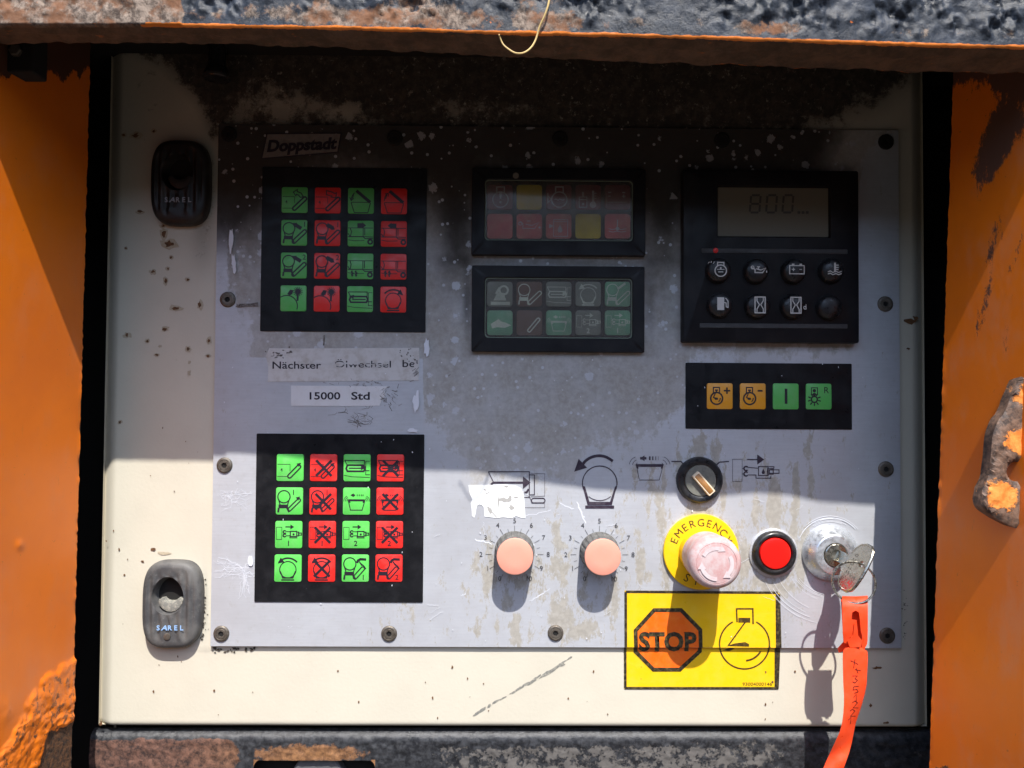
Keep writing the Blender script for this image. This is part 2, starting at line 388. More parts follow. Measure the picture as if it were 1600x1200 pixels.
def rr(cx, cy, w, hh, r, n=5):
    pts = []
    for (sx, sy, a0) in ((1, 1, 0), (-1, 1, 90), (-1, -1, 180), (1, -1, 270)):
        for k in range(n + 1):
            a = math.radians(a0 + 90 * k / n)
            pts.append((cx + sx * (w / 2 - r) + r * math.cos(a), cy + sy * (hh / 2 - r) + r * math.sin(a)))
    return pts
def slab(cx, cy, w, hh, r, h0, h1, b, n=5):
    R = [[Bp(x, y, h) for x, y in rr(cx, cy, w - 2 * i, hh - 2 * i, max(.2, r - i), n)] for i, h in ((0, h0), (0, h1 - b), (b * .3, h1 - b * .3), (b, h1))]
    return loft(R)
def box(x0, x1, y0, y1, h0, h1):
    v = [Bp(x, y, h) for h in (h0, h1) for y in (y0, y1) for x in (x0, x1)]
    return v, [(0, 1, 3, 2), (4, 6, 7, 5), (0, 4, 5, 1), (2, 3, 7, 6), (0, 2, 6, 4), (1, 5, 7, 3)]
def grid(us, vs, fn):
    V = []; A = []
    for v in vs:
        for u in us:
            p, a = fn(u, v); V.append(p); A.append(a)
    n = len(us)
    Fc = [(j * n + i, j * n + i + 1, (j + 1) * n + i + 1, (j + 1) * n + i) for j in range(len(vs) - 1) for i in range(n - 1)]
    return V, Fc, A
def tube(pts, r, n=8, closed=False):
    pts = [Vector(p) for p in pts]; R = []; N = len(pts); prev = None
    for i, p in enumerate(pts):
        a = pts[(i - 1) % N] if (closed or i > 0) else p; b = pts[(i + 1) % N] if (closed or i < N - 1) else p
        t = (b - a).normalized()
        if prev is None: prev = t.orthogonal().normalized()
        u = (prev - t * prev.dot(t)).normalized(); prev = u; v = t.cross(u)
        rr_ = r(i / (N - 1)) if callable(r) else r
        R.append([p + (u * math.cos(2 * math.pi * k / n) + v * math.sin(2 * math.pi * k / n)) * rr_ for k in range(n)])
    if closed:
        R.append(R[0]); return loft(R, False, False)
    return loft(R, True, True)
def smoothpath(pts, n=10):
    out = []
    for i in range(len(pts) - 1):
        p0 = pts[max(0, i - 1)]; p1 = pts[i]; p2 = pts[i + 1]; p3 = pts[min(len(pts) - 1, i + 2)]
        for k in range(n):
            t = k / n
            out.append(tuple(.5 * (2 * b + (c - a) * t + (2 * a - 5 * b + 4 * c - d) * t * t + (3 * b - a - 3 * c + d) * t ** 3) for a, b, c, d in zip(p0, p1, p2, p3)))
    out.append(tuple(pts[-1])); return out

# ------------------------------------------------------------------ flat print ("ink"): strokes, fills and letters cut as thin sheets
GLY = {}
def glyphs(s, bold=0.0, sp=1.0):
    k = (s, bold, sp)
    if k not in GLY:
        c = bpy.data.curves.new('lettering', 'FONT'); c.body = s; c.offset = bold; c.space_character = sp; c.resolution_u = 3
        o = bpy.data.objects.new('lettering', c); COL.objects.link(o); bpy.context.view_layer.update()
        e = o.evaluated_get(bpy.context.evaluated_depsgraph_get()); me = e.to_mesh()
        GLY[k] = ([(v.co.x, v.co.y) for v in me.vertices], [tuple(p.vertices) for p in me.polygons])
        e.to_mesh_clear(); bpy.data.objects.remove(o); bpy.data.curves.remove(c)
    return GLY[k]
class Ink:
    def __init__(s): s.v = []; s.f = []; s.l = 0; s.o = (0, 0); s.s = 1.0; s.wm = 1.0
    def add(s, pts, faces):
        b = len(s.v); s.l += 1
        s.v += [(s.o[0] + x * s.s, s.o[1] + y * s.s, s.l) for x, y in pts]
        s.f += [tuple(b + i for i in f) for f in faces]
    def poly(s, pts): s.add(pts, [tuple(range(len(pts)))]); return s
    def line(s, pts, w, closed=False):
        n = len(pts); L = []; R = []; w = w * s.wm
        for i, (x, y) in enumerate(pts):
            a = pts[i - 1] if (i or closed) else pts[i]; b = pts[(i + 1) % n] if (i < n - 1 or closed) else pts[i]
            d1 = (x - a[0], y - a[1]); d2 = (b[0] - x, b[1] - y)
            l1 = math.hypot(*d1) or 1e-9; l2 = math.hypot(*d2) or 1e-9
            n1 = (-d1[1] / l1, d1[0] / l1); n2 = (-d2[1] / l2, d2[0] / l2)
            if l1 < 1e-6: n1 = n2
            if l2 < 1e-6: n2 = n1
            m_ = (n1[0] + n2[0], n1[1] + n2[1]); q = m_[0] ** 2 + m_[1] ** 2
            k = min(2.0, 2.0 / q if q > .2 else 2.0) * w / 2
            L.append((x + m_[0] * k, y + m_[1] * k)); R.append((x - m_[0] * k, y - m_[1] * k))
        fs = [(i, (i + 1) % n, n + (i + 1) % n, n + i) for i in range(n if closed else n - 1)]
        s.add(L + R, fs); return s
    def arc(s, cx, cy, r, a0, a1, w, n=None, ry=None):
        n = n or max(6, int(abs(a1 - a0) / 9)); ry = ry or r
        return s.line([(cx + r * math.cos(math.radians(a0 + (a1 - a0) * k / n)), cy + ry * math.sin(math.radians(a0 + (a1 - a0) * k / n))) for k in range(n + 1)], w)
    def circ(s, cx, cy, r, w, n=36): return s.line([(cx + r * math.cos(2 * math.pi * k / n), cy + r * math.sin(2 * math.pi * k / n)) for k in range(n)], w, True)
    def disc(s, cx, cy, r, n=18): return s.poly([(cx + r * math.cos(2 * math.pi * k / n), cy + r * math.sin(2 * math.pi * k / n)) for k in range(n)])
    def rect(s, x0, y0, x1, y1, w=None):
        p = [(x0, y0), (x1, y0), (x1, y1), (x0, y1)]
        return s.poly(p) if w is None else s.line(p, w, True)
    def tri(s, tip, d, ln, wd):
        l = math.hypot(*d); d = (d[0] / l, d[1] / l); n = (-d[1], d[0]); b = (tip[0] - d[0] * ln, tip[1] - d[1] * ln)
        return s.poly([tip, (b[0] + n[0] * wd / 2, b[1] + n[1] * wd / 2), (b[0] - n[0] * wd / 2, b[1] - n[1] * wd / 2)])
    def arrow(s, a, b, w, hl, hw):
        d = (b[0] - a[0], b[1] - a[1]); l = math.hypot(*d); e = (b[0] - d[0] / l * hl * .9, b[1] - d[1] / l * hl * .9)
        s.line([a, e], w); return s.tri(b, d, hl, hw)
    def cap(s, a, b, r, w):
        d = math.degrees(math.atan2(b[1] - a[1], b[0] - a[0])); pts = []
        for c, a0 in ((b, d - 90), (a, d + 90)):
            pts += [(c[0] + r * math.cos(math.radians(a0 + 180 * k / 8)), c[1] + r * math.sin(math.radians(a0 + 180 * k / 8))) for k in range(9)]
        return s.line(pts, w, True)
    def text(s, t, x, y, cap, rot=0.0, shear=0.0, bold=0.0, sx=1.0, sp=1.0, align='C', width=None):
        V, Fc = glyphs(t, bold, sp); k = cap / .69
        x0 = min(v[0] for v in V); x1 = max(v[0] for v in V)
        if width: sx = width / ((x1 - x0) * k)
        cx = (x0 + x1) / 2 if align == 'C' else (x0 if align == 'L' else x1); c, q = math.cos(math.radians(rot)), math.sin(math.radians(rot))
        pts = []
        for vx, vy in V:
            u = (vx - cx) * k * sx + shear * vy * k; v = -(vy - .345) * k
            pts.append((x + u * c - v * q, y + u * q + v * c))
        s.add(pts, Fc); return s
    def cross(s, w=2.6, a=8, b=32): return s.line([(a, a), (b, b)], w).line([(b, a), (a, b)], w)
    def build(s, name, T, h, mat, parent, step=.012):
        """T maps ink coordinates to plate coordinates; h is the height of the sheet above the plate in px"""
        return obj(name, [Bp(*T(x, y), h + step * l) for x, y, l in s.v], s.f, mat, parent, smooth='open')
def onphoto(h): return lambda x, y: U(x, y, h)

# ================================================================== THE SETTING
def ground_bank_pt(x, y):
    d = math.hypot(x, y + .3)
    z = -1.35 + 3.0 * sst(2.3, 5.2, d) + 1.2 * sst(7, 30, d) + .10 * fbm(x, y, 0, 1.3, 4) * sst(1.5, 4, d)  # raised rim is an unseen bank added to keep low sky light out
    return Vector((x, y, z)), (0, 0, 0)
gl = sorted(list(np.linspace(-9, 9, 91)) + [-60, -40, -25, -16, -12, 12, 16, 25, 40, 60])
V, Fc, A = grid(gl, gl, ground_bank_pt)
tag(obj('ground', V, Fc, 'ground', smooth='open'), kind='structure')

# dark inside of the machine housing behind the door; black colour stands in for its shade
hs = thing('machine_housing', 'soot black inside of the machine housing behind the door', 'housing', Bp(0, 560, -90))
v, f = box(-800, 800, -640, 760, -110, -100); obj('back_wall', v, f, 'void', hs)
v, f = box(-812, 812, -600, -548, -100, 262); obj('roof', v, f, 'void', hs)
v, f = box(-812, -802, -640, 760, -100, 300); obj('outer_wall', v, f, 'void', hs)
v, f = box(802, 812, -640, 760, -100, 300); obj('outer_wall', v, f, 'void', hs)

# ---- top beam, its lower front edge found from its picture and its own shadow line on the plate
SH = [(160, 706), (330, 709), (390, 711), (455, 720), (560, 733), (665, 737), (740, 739), (800, 748), (860, 758), (930, 767), (1040, 774), (1130, 777), (1180, 772), (1230, 775), (1280, 786), (1357, 791)]
YI = [(-200, 40), (0, 41), (285, 41), (540, 45), (800, 53), (1000, 57), (1300, 67), (1450, 72), (1600, 75), (1800, 80)]
EDGE = []
for sx_, sy_ in SH:
    X0, Y0 = U(sx_, sy_, 0); lo, hi = 150.0, 480.0
    for _ in range(40):
        hm = (lo + hi) / 2; px_, py_ = pix(X0 + SUN[0] * hm, Y0 - SUN[2] * hm, hm)
        if py_ > interp(px_, YI): lo = hm
        else: hi = hm
    EDGE.append((X0 + SUN[0] * hm, Y0 - SUN[2] * hm, hm))
def edge(X):
    xs = [e[0] for e in EDGE]
    h = float(np.interp(X, xs, [e[2] for e in EDGE])); Y = float(np.interp(X, xs, [e[1] for e in EDGE]))
    if X < xs[0] or X > xs[-1]:
        e = EDGE[0] if X < xs[0] else EDGE[-1]; h = e[2]
        px_ = pix(X, e[1], h)[0]; Y = U(px_, interp(px_, YI), h)[1]
    return Y, h
bt = thing('top_beam', 'dirt and tar crusted steel beam with orange lower edge over the recess', 'beam', Bp(0, -440, 300))
TH = 50
rows = [('f', t) for t in (-400, -160, -60, -20, 0, 4, 8, 12, 16, 20, 24, 28, 31, 34, 37, 40, 43, 46, 49, 52, 55, 58, 61, 64, 67, 70, 73, 76, 79, 82, 85, 88, 91, 94, 96.5, 98.5)] + [('e', 0), ('u', 2), ('u', 5), ('u', 10), ('u', 16), ('u', 22), ('u', 28), ('u', 34), ('u', 40), ('u', 46), ('u', TH), ('r', 15), ('r', 110)]
def beam_pt(X, rw):
    Y, h = edge(X); k, t = rw
    px_ = pix(X, Y, h)[0]
    jag = 1.3 * fbm(X, 3.3, 0, 14, 3) + 1.2 * fbm(X, 7.7, 0, 5, 2)
    G = .92 - .9 * sst(275, 292, px_) + .45 * gs(px_, 0, 650, 0, 130, 9) + .42 * gs(px_, 0, 860, 0, 60, 9) + .28 * gs(px_, 0, 470, 0, 90, 9) + .2 * gs(px_, 0, 1190, 0, 50, 9)
    if k == 'f':
        d = 100 - t; smooth = (1 - .9 * gs(px_, 0, 1030, 0, 45, 9) - .6 * gs(px_, 0, 470, 0, 120, 9)) * (.25 + .95 * sst(-.25, .35, fbm(X, t, 11, 60, 3)))
        dh = max(0, smooth) * (8.0 * fbm(X, t, 1, 26, 4) + 2.2 * fbm(X, t, 5, 9, 3)) * sst(2, 26, d)
        if px_ < 285: dh = 3.5 * fbm(X, t, 2, 16, 5) * sst(2, 20, d) + 3
        Rr = gs(0, d, 0, 0, 1, 5.5) * (.95 if px_ > 230 else .5) - .1
        return Bp(X, Y - d + jag * .3, h + dh), (max(0, Rr), min(1, G + .35 * gs(0, d, 0, 14, 1, 12)), 0)
    if k == 'e': return Bp(X, Y + jag * .5, h - 1.5), (.62 if px_ > 220 else .35, G, .5)
    if k == 'u':
        dip = 5 * fbm(X, t, 9, 30, 3) * sst(0, 10, t) + (3.5 if 8 < t < 20 else 0)
        t2 = t * (.62 + .38 * sst(200, 1100, px_)); return Bp(X, Y + 1 + dip * .5 + .10 * t2, h - 2 - t2), (.08 + .42 * gs(0, t, 0, TH, 1, 5) * sst(1050, 1150, px_) + .3 * gs(0, t, 0, 0, 1, 4), 0, 1)
    return Bp(X, Y - t + 5, h - 3 - TH * (.62 + .38 * sst(200, 1100, px_))), (0, 0, 1)
V, Fc, A = grid(list(np.linspace(-790, 810, 760)), rows, beam_pt)
obj('beam_face', V, Fc, 'beam', bt, smooth='open', attr=A)
v, f = box(-790, 810, -700, -560, 255, 285); obj('beam_core', v, f, 'void', bt)

# ---- side walls of the recess (splayed steel sheets)
def side_wall(side):
    Lf = side < 0
    o = thing('side_panel', 'orange painted side sheet with blistered rusting lower corner beside the door latches' if Lf else 'orange painted side sheet with dark vertical smears and a steel lug',
              'panel', Bp(-640 if Lf else 620, 700, 180))
    h0, h1, sp = (83, 335, .13) if Lf else (145, 335, .195)
    if Lf:
        ta, tb = U(141, 90, h0), U(113, 1135, h0)
    else:
        ta, tb = U(1490, 105, h0), U(1452, 1200, h0)
    def xe(Y): return ta[0] + (tb[0] - ta[0]) * (Y - ta[1]) / (tb[1] - ta[1])
    def fn(hh, Y):
        e = xe(Y); dep = hh - h0
        chip = (1.6 * fbm(Y, 1.5, side, 26, 4) + .8 * fbm(Y, 4, side, 7, 2)) * sst(6, 0, dep)
        X = e + side * sp * dep - side * chip * .8
        hh2 = hh
        px_, py_ = pix(X, Y, hh2); R = G = B_ = 0.0
        if Lf:
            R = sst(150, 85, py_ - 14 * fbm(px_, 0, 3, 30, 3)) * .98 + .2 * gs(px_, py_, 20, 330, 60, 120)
            bd = interp(py_, [(1000, 160), (1032, 112), (1060, 66), (1090, 48), (1120, 40), (1150, 18), (1180, 2), (1215, -20)])
            B_ = sst(-4, 6, px_ - bd + 9 * fbm(px_, py_, 2, 18, 3)) if py_ > 1010 else 0
            B_ = max(B_, .35 * gs(px_, py_, 5, 1110, 16, 22), .5 * gs(px_, py_, 31, 852, 6, 6))
            G = .95 * sst(-8, 8, py_ - interp(px_, [(40, 1215), (62, 1190), (75, 1142), (95, 1136), (115, 1122)]) + 8 * fbm(px_, py_, 8, 20, 3)) + .42 * gs(px_, py_, 98, 1085, 10, 12) + .5 * gs(px_, py_, 55, 1150, 9, 14) if py_ > 1040 else 0
            lump = B_ * (1 - min(1, G)) * (2.4 + 1.5 * fbm(dep * 1.0, Y, 3, 18, 3) + .55 * fbm(dep, Y, 6, 7, 2))
            X += lump
            if dep < 4 and G < .4: X += .6 * fbm(Y, 0, 1, 9, 2)
        else:
            ang = lambda cx, cy, sx, sy: gs(px_ + .32 * (py_ - cy), py_, cx, cy, sx, sy)
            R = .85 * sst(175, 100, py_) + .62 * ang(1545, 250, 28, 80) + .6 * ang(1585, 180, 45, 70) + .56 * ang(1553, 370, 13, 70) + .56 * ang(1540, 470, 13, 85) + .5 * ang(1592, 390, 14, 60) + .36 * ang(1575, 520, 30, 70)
            G = .7 * gs(px_, py_, 1473, 1205, 18, 14) + .45 * sst(5, 0, dep) * (.5 + fbm(Y, 2, 2, 16, 3)) + .6 * gs(px_, py_, 1458, 994, 5, 9)
            B_ = 0
        return Bp(X, Y, hh2), (R, min(1, max(0, G)), B_)
    dd = list(h0 + np.concatenate([np.linspace(0, 4, 4), np.linspace(6, 130, 64 if Lf else 40), np.linspace(136, h1 - h0, 24)]))
    yy = list(np.concatenate([np.linspace(-600, 420, 260), np.linspace(423, 760, 170 if Lf else 90)]))
    V, Fc, A = grid(dd, yy, fn)
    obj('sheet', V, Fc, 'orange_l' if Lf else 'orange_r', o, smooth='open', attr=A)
    # folded return behind the cut edge (real thickness of the sheet)
    V = []; ys = np.linspace(-600, 760, 120)
    for Y in ys: e = xe(Y); V += [Bp(e - side * .2, Y, h0 + .3), Bp(e + side * 9, Y, h0 - 4), Bp(e + side * 190, Y, h0 - 4)]
    Fc = [(3 * i + j, 3 * i + j + 1, 3 * i + j + 4, 3 * i + j + 3) for i in range(len(ys) - 1) for j in (0, 1)]
    obj('rear_flange', V, Fc, 'void', o, smooth='open')
    return xe
side_wall(-1); xeR = side_wall(1)

# ---- lower sill
st = thing('lower_sill', 'rusty black rounded steel sill below the cream door', 'beam', Bp(0, 560, -20))
S0 = U(800, 1144, -8)[1]
sx0 = U(140, 1160, -8)[0]; sx1 = 690
slx0, slx1 = U(396, 1195, -8)[0], U(586, 1195, -8)[0]; sly = U(490, 1188, -8)[1]
def sill_pt(X, t):
    if t < 0: a = -t * math.pi / 2; Y = S0 + 16 * (1 - math.cos(a * 1.0)) if False else S0 + 16 - 16 * math.sin(a); hh = -8 - 16 + 16 * math.cos(a)
    else: Y = S0 + 16 + t; hh = -8
    tilt = -2.0 * (X - 0) / 1300; Y += tilt
    px_, py_ = pix(X, Y, hh)
    hh += 1.6 * fbm(X, Y, 4, 14, 4) * sst(-.9, 0.1, t)
    R = .95 * sst(1150, 1160, py_ + 4 * fbm(X, 0, 0, 30, 3)) * sst(385, 340, px_ - 0) + .8 * gs(px_, py_, 480, 1178, 130, 20) + .25 * gs(px_, py_, 1150, 1170, 200, 30)
    Bc = gs(px_, py_, 490, 1180, 125, 26)
    G = .56 * sst(640, 720, px_) * sst(1158, 1172, py_) * (1 - .55 * sst(1180, 1250, px_)) + .3 * gs(px_, py_, 1150, 1160, 80, 6)
    return Bp(X, Y, hh), (min(1, R), G, min(1, Bc))
tr = [-1.0, -.8, -.6, -.4, -.25, -.1, 0] + list(np.linspace(2, sly - S0 - 16, 14))
xs = sorted(set(list(np.linspace(sx0, slx0, 110)) + list(np.linspace(slx0, slx1, 70)) + list(np.linspace(slx1, sx1, 260))))
V, Fc, A = grid(xs, tr, sill_pt)
obj('upper_web', V, Fc, 'sill', st, smooth='open', attr=A)
tl = list(np.linspace(sly - S0 - 16, 110, 26))
for a, b, nn in ((sx0, slx0, 110), (slx1, sx1, 260)):
    V, Fc, A = grid(list(np.linspace(a, b, nn)), tl, sill_pt); obj('lower_web', V, Fc, 'sill', st, smooth='open', attr=A)
for cx, sg in ((slx0, 1), (slx1, -1)):     # rounded slot corners
    pts = [(cx, sly - 1)] + [(cx + sg * 12 * (1 - math.sin(a)), sly - 1 + 13 * (1 - math.cos(a))) for a in np.linspace(0, math.pi / 2, 7)]
    pts = [(cx, sly - 1), (cx + sg * 13, sly - 1)] + [(cx + sg * (13 - 13 * math.sin(a)), sly + 12 - 13 * math.cos(a)) for a in np.linspace(.25, math.pi / 2, 6)]
    obj('slot_corner', [Bp(x, y, -8.2) for x, y in pts], [tuple(range(len(pts)))], 'sill', st, smooth='open', attr=[(.9, 0, 1)] * len(pts))
v, f = box(slx0 - 40, slx1 + 40, sly - 20, sly + 120, -42, -36); obj('slot_back', v, f, 'void', st)
bX, bY = U(495, 1215, -14)
bo = thing('bolt', 'grey hexagon bolt head sitting in the slot of the sill', 'bolt', Bp(bX, bY, -36))
hx = [[Bp(bX + r * math.cos(a), bY + r * math.sin(a), h) for a in [math.pi / 3 * k for k in range(6)]] for r, h in ((44, -36), (44, -19), (41, -16))]
v, f = loft(hx); obj('head', v, f, plain('dusty_bolt_steel', (.13, .13, .14), .6, .3, dust=(.2, .19, .18), amt=.5, size=10, speck=.3), bo)

# ---- cream cabinet door
dx0 = U(153, 1000, -8)[0]; dx1 = U(1449, 700, -8)[0]; dy0 = -556; dy1 = U(800, 1136, -8)[1]
dr = thing('cabinet_door', 'cream powder coated cabinet door with soot stained top edge', 'door', Bp((dx0 + dx1) / 2, dy1, -20))
def door_pt(X, Y):
    rx, ry = 24.0, 9.0
    dX = min(X - dx0, dx1 - X); dY = min(Y - dy0, dy1 - Y)
    h = -6.0 + .35 * fbm(X, Y, 0, 160, 2)
    if dX < rx: h -= 15 * (1 - dX / rx) ** 1.6
    if dY < ry: h -= (ry - math.sqrt(max(0, ry * ry - (ry - dY) ** 2))) * .8
    px_, py_ = pix(X, Y, h)
    yb = interp(px_, [(150, 60), (200, 78), (250, 100), (300, 150), (330, 200), (345, 215), (1000, 240), (1250, 215), (1300, 190), (1370, 165), (1420, 120), (1470, 90)])
    R = min(1, max(0, .5 + (yb - py_) / 95.0, .34 * sst(520, 90, py_) * sst(700, 300, px_)))  # last term darkens the skin smoothly towards the top left
    R += .33 * gs(px_, py_, 325, 290, 16, 90) + .25 * gs(px_, py_, 312, 370, 20, 60) - .52 * gs(px_, py_, 430, 162, 85, 28) - .42 * gs(px_, py_, 540, 176, 50, 20) - .36 * gs(px_, py_, 760, 172, 130, 24) - .25 * gs(px_, py_, 1100, 170, 110, 26) - .2 * gs(px_, py_, 400, 130, 50, 15)
    R = min(1, max(0, R)) + .5 * gs(px_, py_, 320, 935, 4, 55) + .35 * gs(px_, py_, 345, 1016, 60, 5)
    G = .35 * gs(px_, py_, 270, 420, 60, 90) * .6 + .38 * gs(px_, py_, 152, 1125, 6, 16)
    return Bp(X, Y, h), (R, G, 0)
def fine(a, b, n, e=26, m_=12): return list(np.concatenate([np.linspace(a, a + e, m_, endpoint=False), np.linspace(a + e, b - e, n, endpoint=False), np.linspace(b - e, b, m_)]))
V, Fc, A = grid(fine(dx0, dx1, 220), fine(dy0, dy1, 190), door_pt)
obj('door_skin', V, Fc, 'door', dr, smooth='open', attr=A)
cn = 13    # clipped lower left corner of the skin is left square; folded sides go back 22 px
V = [Bp(x, y, h) for h in (-15, -54) for x, y in ((dx0, dy0), (dx1, dy0), (dx1, dy1), (dx0, dy1))]
obj('door_fold', V, [(0, 1, 5, 4), (1, 2, 6, 5), (2, 3, 7, 6), (3, 0, 4, 7)], plain('cream_fold', (.60, .55, .43), .5), dr)

def blob(ink, x, y, rx, ry, n=12, jag=.35, rot=0):
    ph = rnd.random() * 50; c, s_ = math.cos(math.radians(rot)), math.sin(math.radians(rot)); p = []
    for k in range(n):
        t = 2 * math.pi * k / n; q = 1 + jag * fbm(math.cos(t) * 2 + ph, math.sin(t) * 2, 0, 1.2, 3) * 1.6
        u, v_ = rx * q * math.cos(t), ry * q * math.sin(t); p.append((x + u * c - v_ * s_, y + u * s_ + v_ * c))
    ink.poly(p)
halo = Ink(); spot = Ink()
for x, y, rx, ry in ((265, 381, 11, 6.5), (256, 366, 5, 9), (239, 425, 4.5, 4), (259, 439, 3, 6.5), (262, 420, 3, 2.4), (275, 482, 9, 4.5), (313, 477, 4, 7), (230, 533, 3.5, 3), (245, 555, 4, 3), (293, 437, 3.5, 2.5), (199, 524, 5, 4.5), (258, 514, 5, 3), (294, 546, 4, 4), (188, 659, 3.4, 3), (197, 388, 3, 2.5),
                     (268, 402, 3, 3), (327, 533, 3.5, 5), (326, 556, 4, 3), (212, 212, 9, 5), (194, 212, 4, 3), (219, 331, 6, 3), (241, 205, 4, 3), (254, 354, 4, 3), (296, 566, 2, 2), (296, 583, 2.4, 4), (250, 541, 2.4, 2)):
    blob(halo, x, y, rx * 1.2, ry * 1.2, 12)
    if rx > 2.6: blob(spot, x + rnd.uniform(-1, 1), y + rnd.uniform(-.5, .5), rx * .62, ry * .62, 12, .5)
for k in range(46):
    x, y = rnd.uniform(165, 1310), rnd.uniform(1030, 1125)
    if rnd.random() < .4: x, y = rnd.uniform(165, 322), rnd.uniform(600, 1120)
    r = rnd.uniform(.5, 1.5); blob(spot, x, y, r, r * rnd.uniform(.8, 1.8), 7, .4)
for x, y, rx, ry in ((256, 864, 9, 3), (240, 858, 4, 2), (223, 877, 2.5, 2), (195, 898, 1.6, 1.4), (158, 1130, 2, 5), (1370, 1043, 6, 2.5), (1384, 1129, 5, 2), (1360, 1102, 2, 3), (1420, 502, 9, 4), (1431, 498, 4, 4), (1418, 545, 3, 2)): blob(halo if rx > 5 and x < 500 else spot, x, y, rx, ry, 10, .6)
tag(halo.build('rust_stains', onphoto(-6), -5.3, 'rust_halo', dr, .002), kind='stuff'); tag(spot.build('rust_spots', onphoto(-6), -4.9, 'rust', dr, .001), kind='stuff')
sc = Ink()
for k in range(64):
    t = rnd.random(); w_ = (1 - t) * 3.4 + .6; x = 893 - 160 * t + rnd.gauss(0, 1); y = 1029 + 91 * t + rnd.gauss(0, w_ * .45)
    if rnd.random() < (.95 if .08 < t < .5 else .6): blob(sc, x, y, rnd.uniform(3, 8), rnd.uniform(.5, 1.7), 8, .5, -30)
tag(sc.build('grey_scuff', onphoto(-6), -5.2, 'greyscuff', dr, .002), kind='stuff')
dt = Ink()
for k in range(60): blob(dt, 318 + rnd.gauss(0, 3), rnd.uniform(905, 1000), rnd.uniform(.4, 1.7), rnd.uniform(.4, 1.8), 7, .6)
for k in range(26): blob(dt, rnd.uniform(330, 400), 1014 + rnd.uniform(-2, 5), rnd.uniform(1, 3), rnd.uniform(.8, 2), 7, .6)
for k in range(22): blob(dt, 1412 + rnd.gauss(0, 3), rnd.uniform(920, 1000), rnd.uniform(.4, 1.0), rnd.uniform(.4, 1.2), 7, .6)
tag(dt.build('dirt_crumbs', onphoto(-6), -4.7, plain('dark_dirt', (.05, .04, .03), .95), dr, .001), kind='stuff')

# ---- aluminium face plate
PX0, PX1, PY0, PY1 = -451.7, 620.9, -434.7, 378.7
fp = thing('face_plate', 'brushed aluminium control panel face plate with grime film and flaked patches', 'control panel', Bp((PX0 + PX1) / 2, PY1, 0))
YB = [(330, 615), (400, 600), (640, 625), (690, 690), (740, 745), (890, 748), (925, 690), (1000, 690), (1040, 660), (1068, 640), (1078, 555), (1330, 545), (1345, 250), (1410, 190)]
STK = [(762, 905, 14, 75, .5), (872, 870, 16, 70, .45), (880, 960, 30, 50, .5), (905, 985, 60, 22, .45), (806, 985, 14, 28, .5), (775, 980, 8, 30, .35), (745, 980, 8, 26, .3), (745, 880, 16, 40, .35), (1000, 880, 10, 60, .5), (1012, 905, 20, 18, .35), (1030, 800, 12, 60, .4),
       (1040, 880, 14, 60, .45), (1061, 730, 8, 40, .5), (1092, 700, 16, 26, .6), (1120, 712, 12, 40, .5), (1093, 800, 26, 16, .5), (1018, 745, 6, 40, .45), (1036, 745, 6, 30, .4), (992, 750, 7, 40, .45), (1180, 800, 8, 50, .45), (1210, 790, 13, 60, .6), (1245, 765, 8, 40, .5), (1240, 810, 10, 50, .55), (1267, 760, 8, 40, .45), (1262, 700, 8, 40, .3),
       (1195, 730, 8, 40, .35), (1165, 870, 14, 50, .5), (1250, 870, 14, 50, .55), (1215, 920, 40, 14, .5), (1190, 910, 50, 20, .35), (1170, 920, 30, 20, .35), (1130, 770, 8, 40, .4), (960, 930, 10, 40, .45), (1150, 760, 10, 30, .3), (860, 985, 18, 12, .3), (640, 960, 40, 24, .2), (1230, 840, 6, 40, .4), (870, 930, 170, 90, .24), (1190, 850, 110, 130, .27), (1010, 800, 70, 100, .22), (620, 980, 90, 30, .16)]
def plate_pt(X, Y):
    px_, py_ = pix(X, Y, 0)
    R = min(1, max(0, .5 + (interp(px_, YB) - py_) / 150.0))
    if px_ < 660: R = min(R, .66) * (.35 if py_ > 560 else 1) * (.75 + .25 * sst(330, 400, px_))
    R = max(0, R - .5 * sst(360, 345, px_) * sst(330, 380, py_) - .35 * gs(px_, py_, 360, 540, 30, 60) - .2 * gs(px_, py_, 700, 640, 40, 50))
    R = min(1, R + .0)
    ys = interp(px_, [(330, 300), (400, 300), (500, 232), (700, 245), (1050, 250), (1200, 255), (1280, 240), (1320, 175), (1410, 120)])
    G = sst(150, -70, py_ - ys) * .80 + .30 * sst(360, 60, py_ - ys + 60 * fbm(px_, py_, 3, 120, 3)) * sst(1340, 1250, px_) + .50 * sst(430, 280, py_) * sst(420, 350, px_) + .42 * gs(px_, py_, 712, 350, 26, 90) + .40 * gs(px_, py_, 1035, 310, 34, 110) + .28 * gs(px_, py_, 870, 555, 150, 10) + .35 * gs(px_, py_, 872, 407, 150, 9) + .42 * gs(px_, py_, 730, 480, 8, 70) + .3 * gs(px_, py_, 1015, 480, 9, 70) + .18 * gs(px_, py_, 690, 420, 60, 150) + .25 * gs(px_, py_, 1035, 480, 30, 120)  # thin strips beside the indicator frames paint their shade into this mask
    G *= 1 - .9 * sst(1295, 1325, px_ + .4 * (py_ - 230) - 10)
    Bc = max(a * gs(px_, py_, cx, cy, sx, sy) for cx, cy, sx, sy, a in STK)
    return Bp(X, Y, 0), (R, min(1, G), Bc)
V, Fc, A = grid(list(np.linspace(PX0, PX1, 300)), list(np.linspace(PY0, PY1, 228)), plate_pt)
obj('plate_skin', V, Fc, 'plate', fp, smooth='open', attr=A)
V = [Bp(x, y, h) for h in (0, -8) for x, y in ((PX0, PY0), (PX1, PY0), (PX1, PY1), (PX0, PY1))]
obj('plate_edge', V, [(0, 1, 5, 4), (1, 2, 6, 5), (2, 3, 7, 6), (3, 0, 4, 7)], plain('cut_aluminium_edge', (.6, .6, .62), .35, .6), fp)

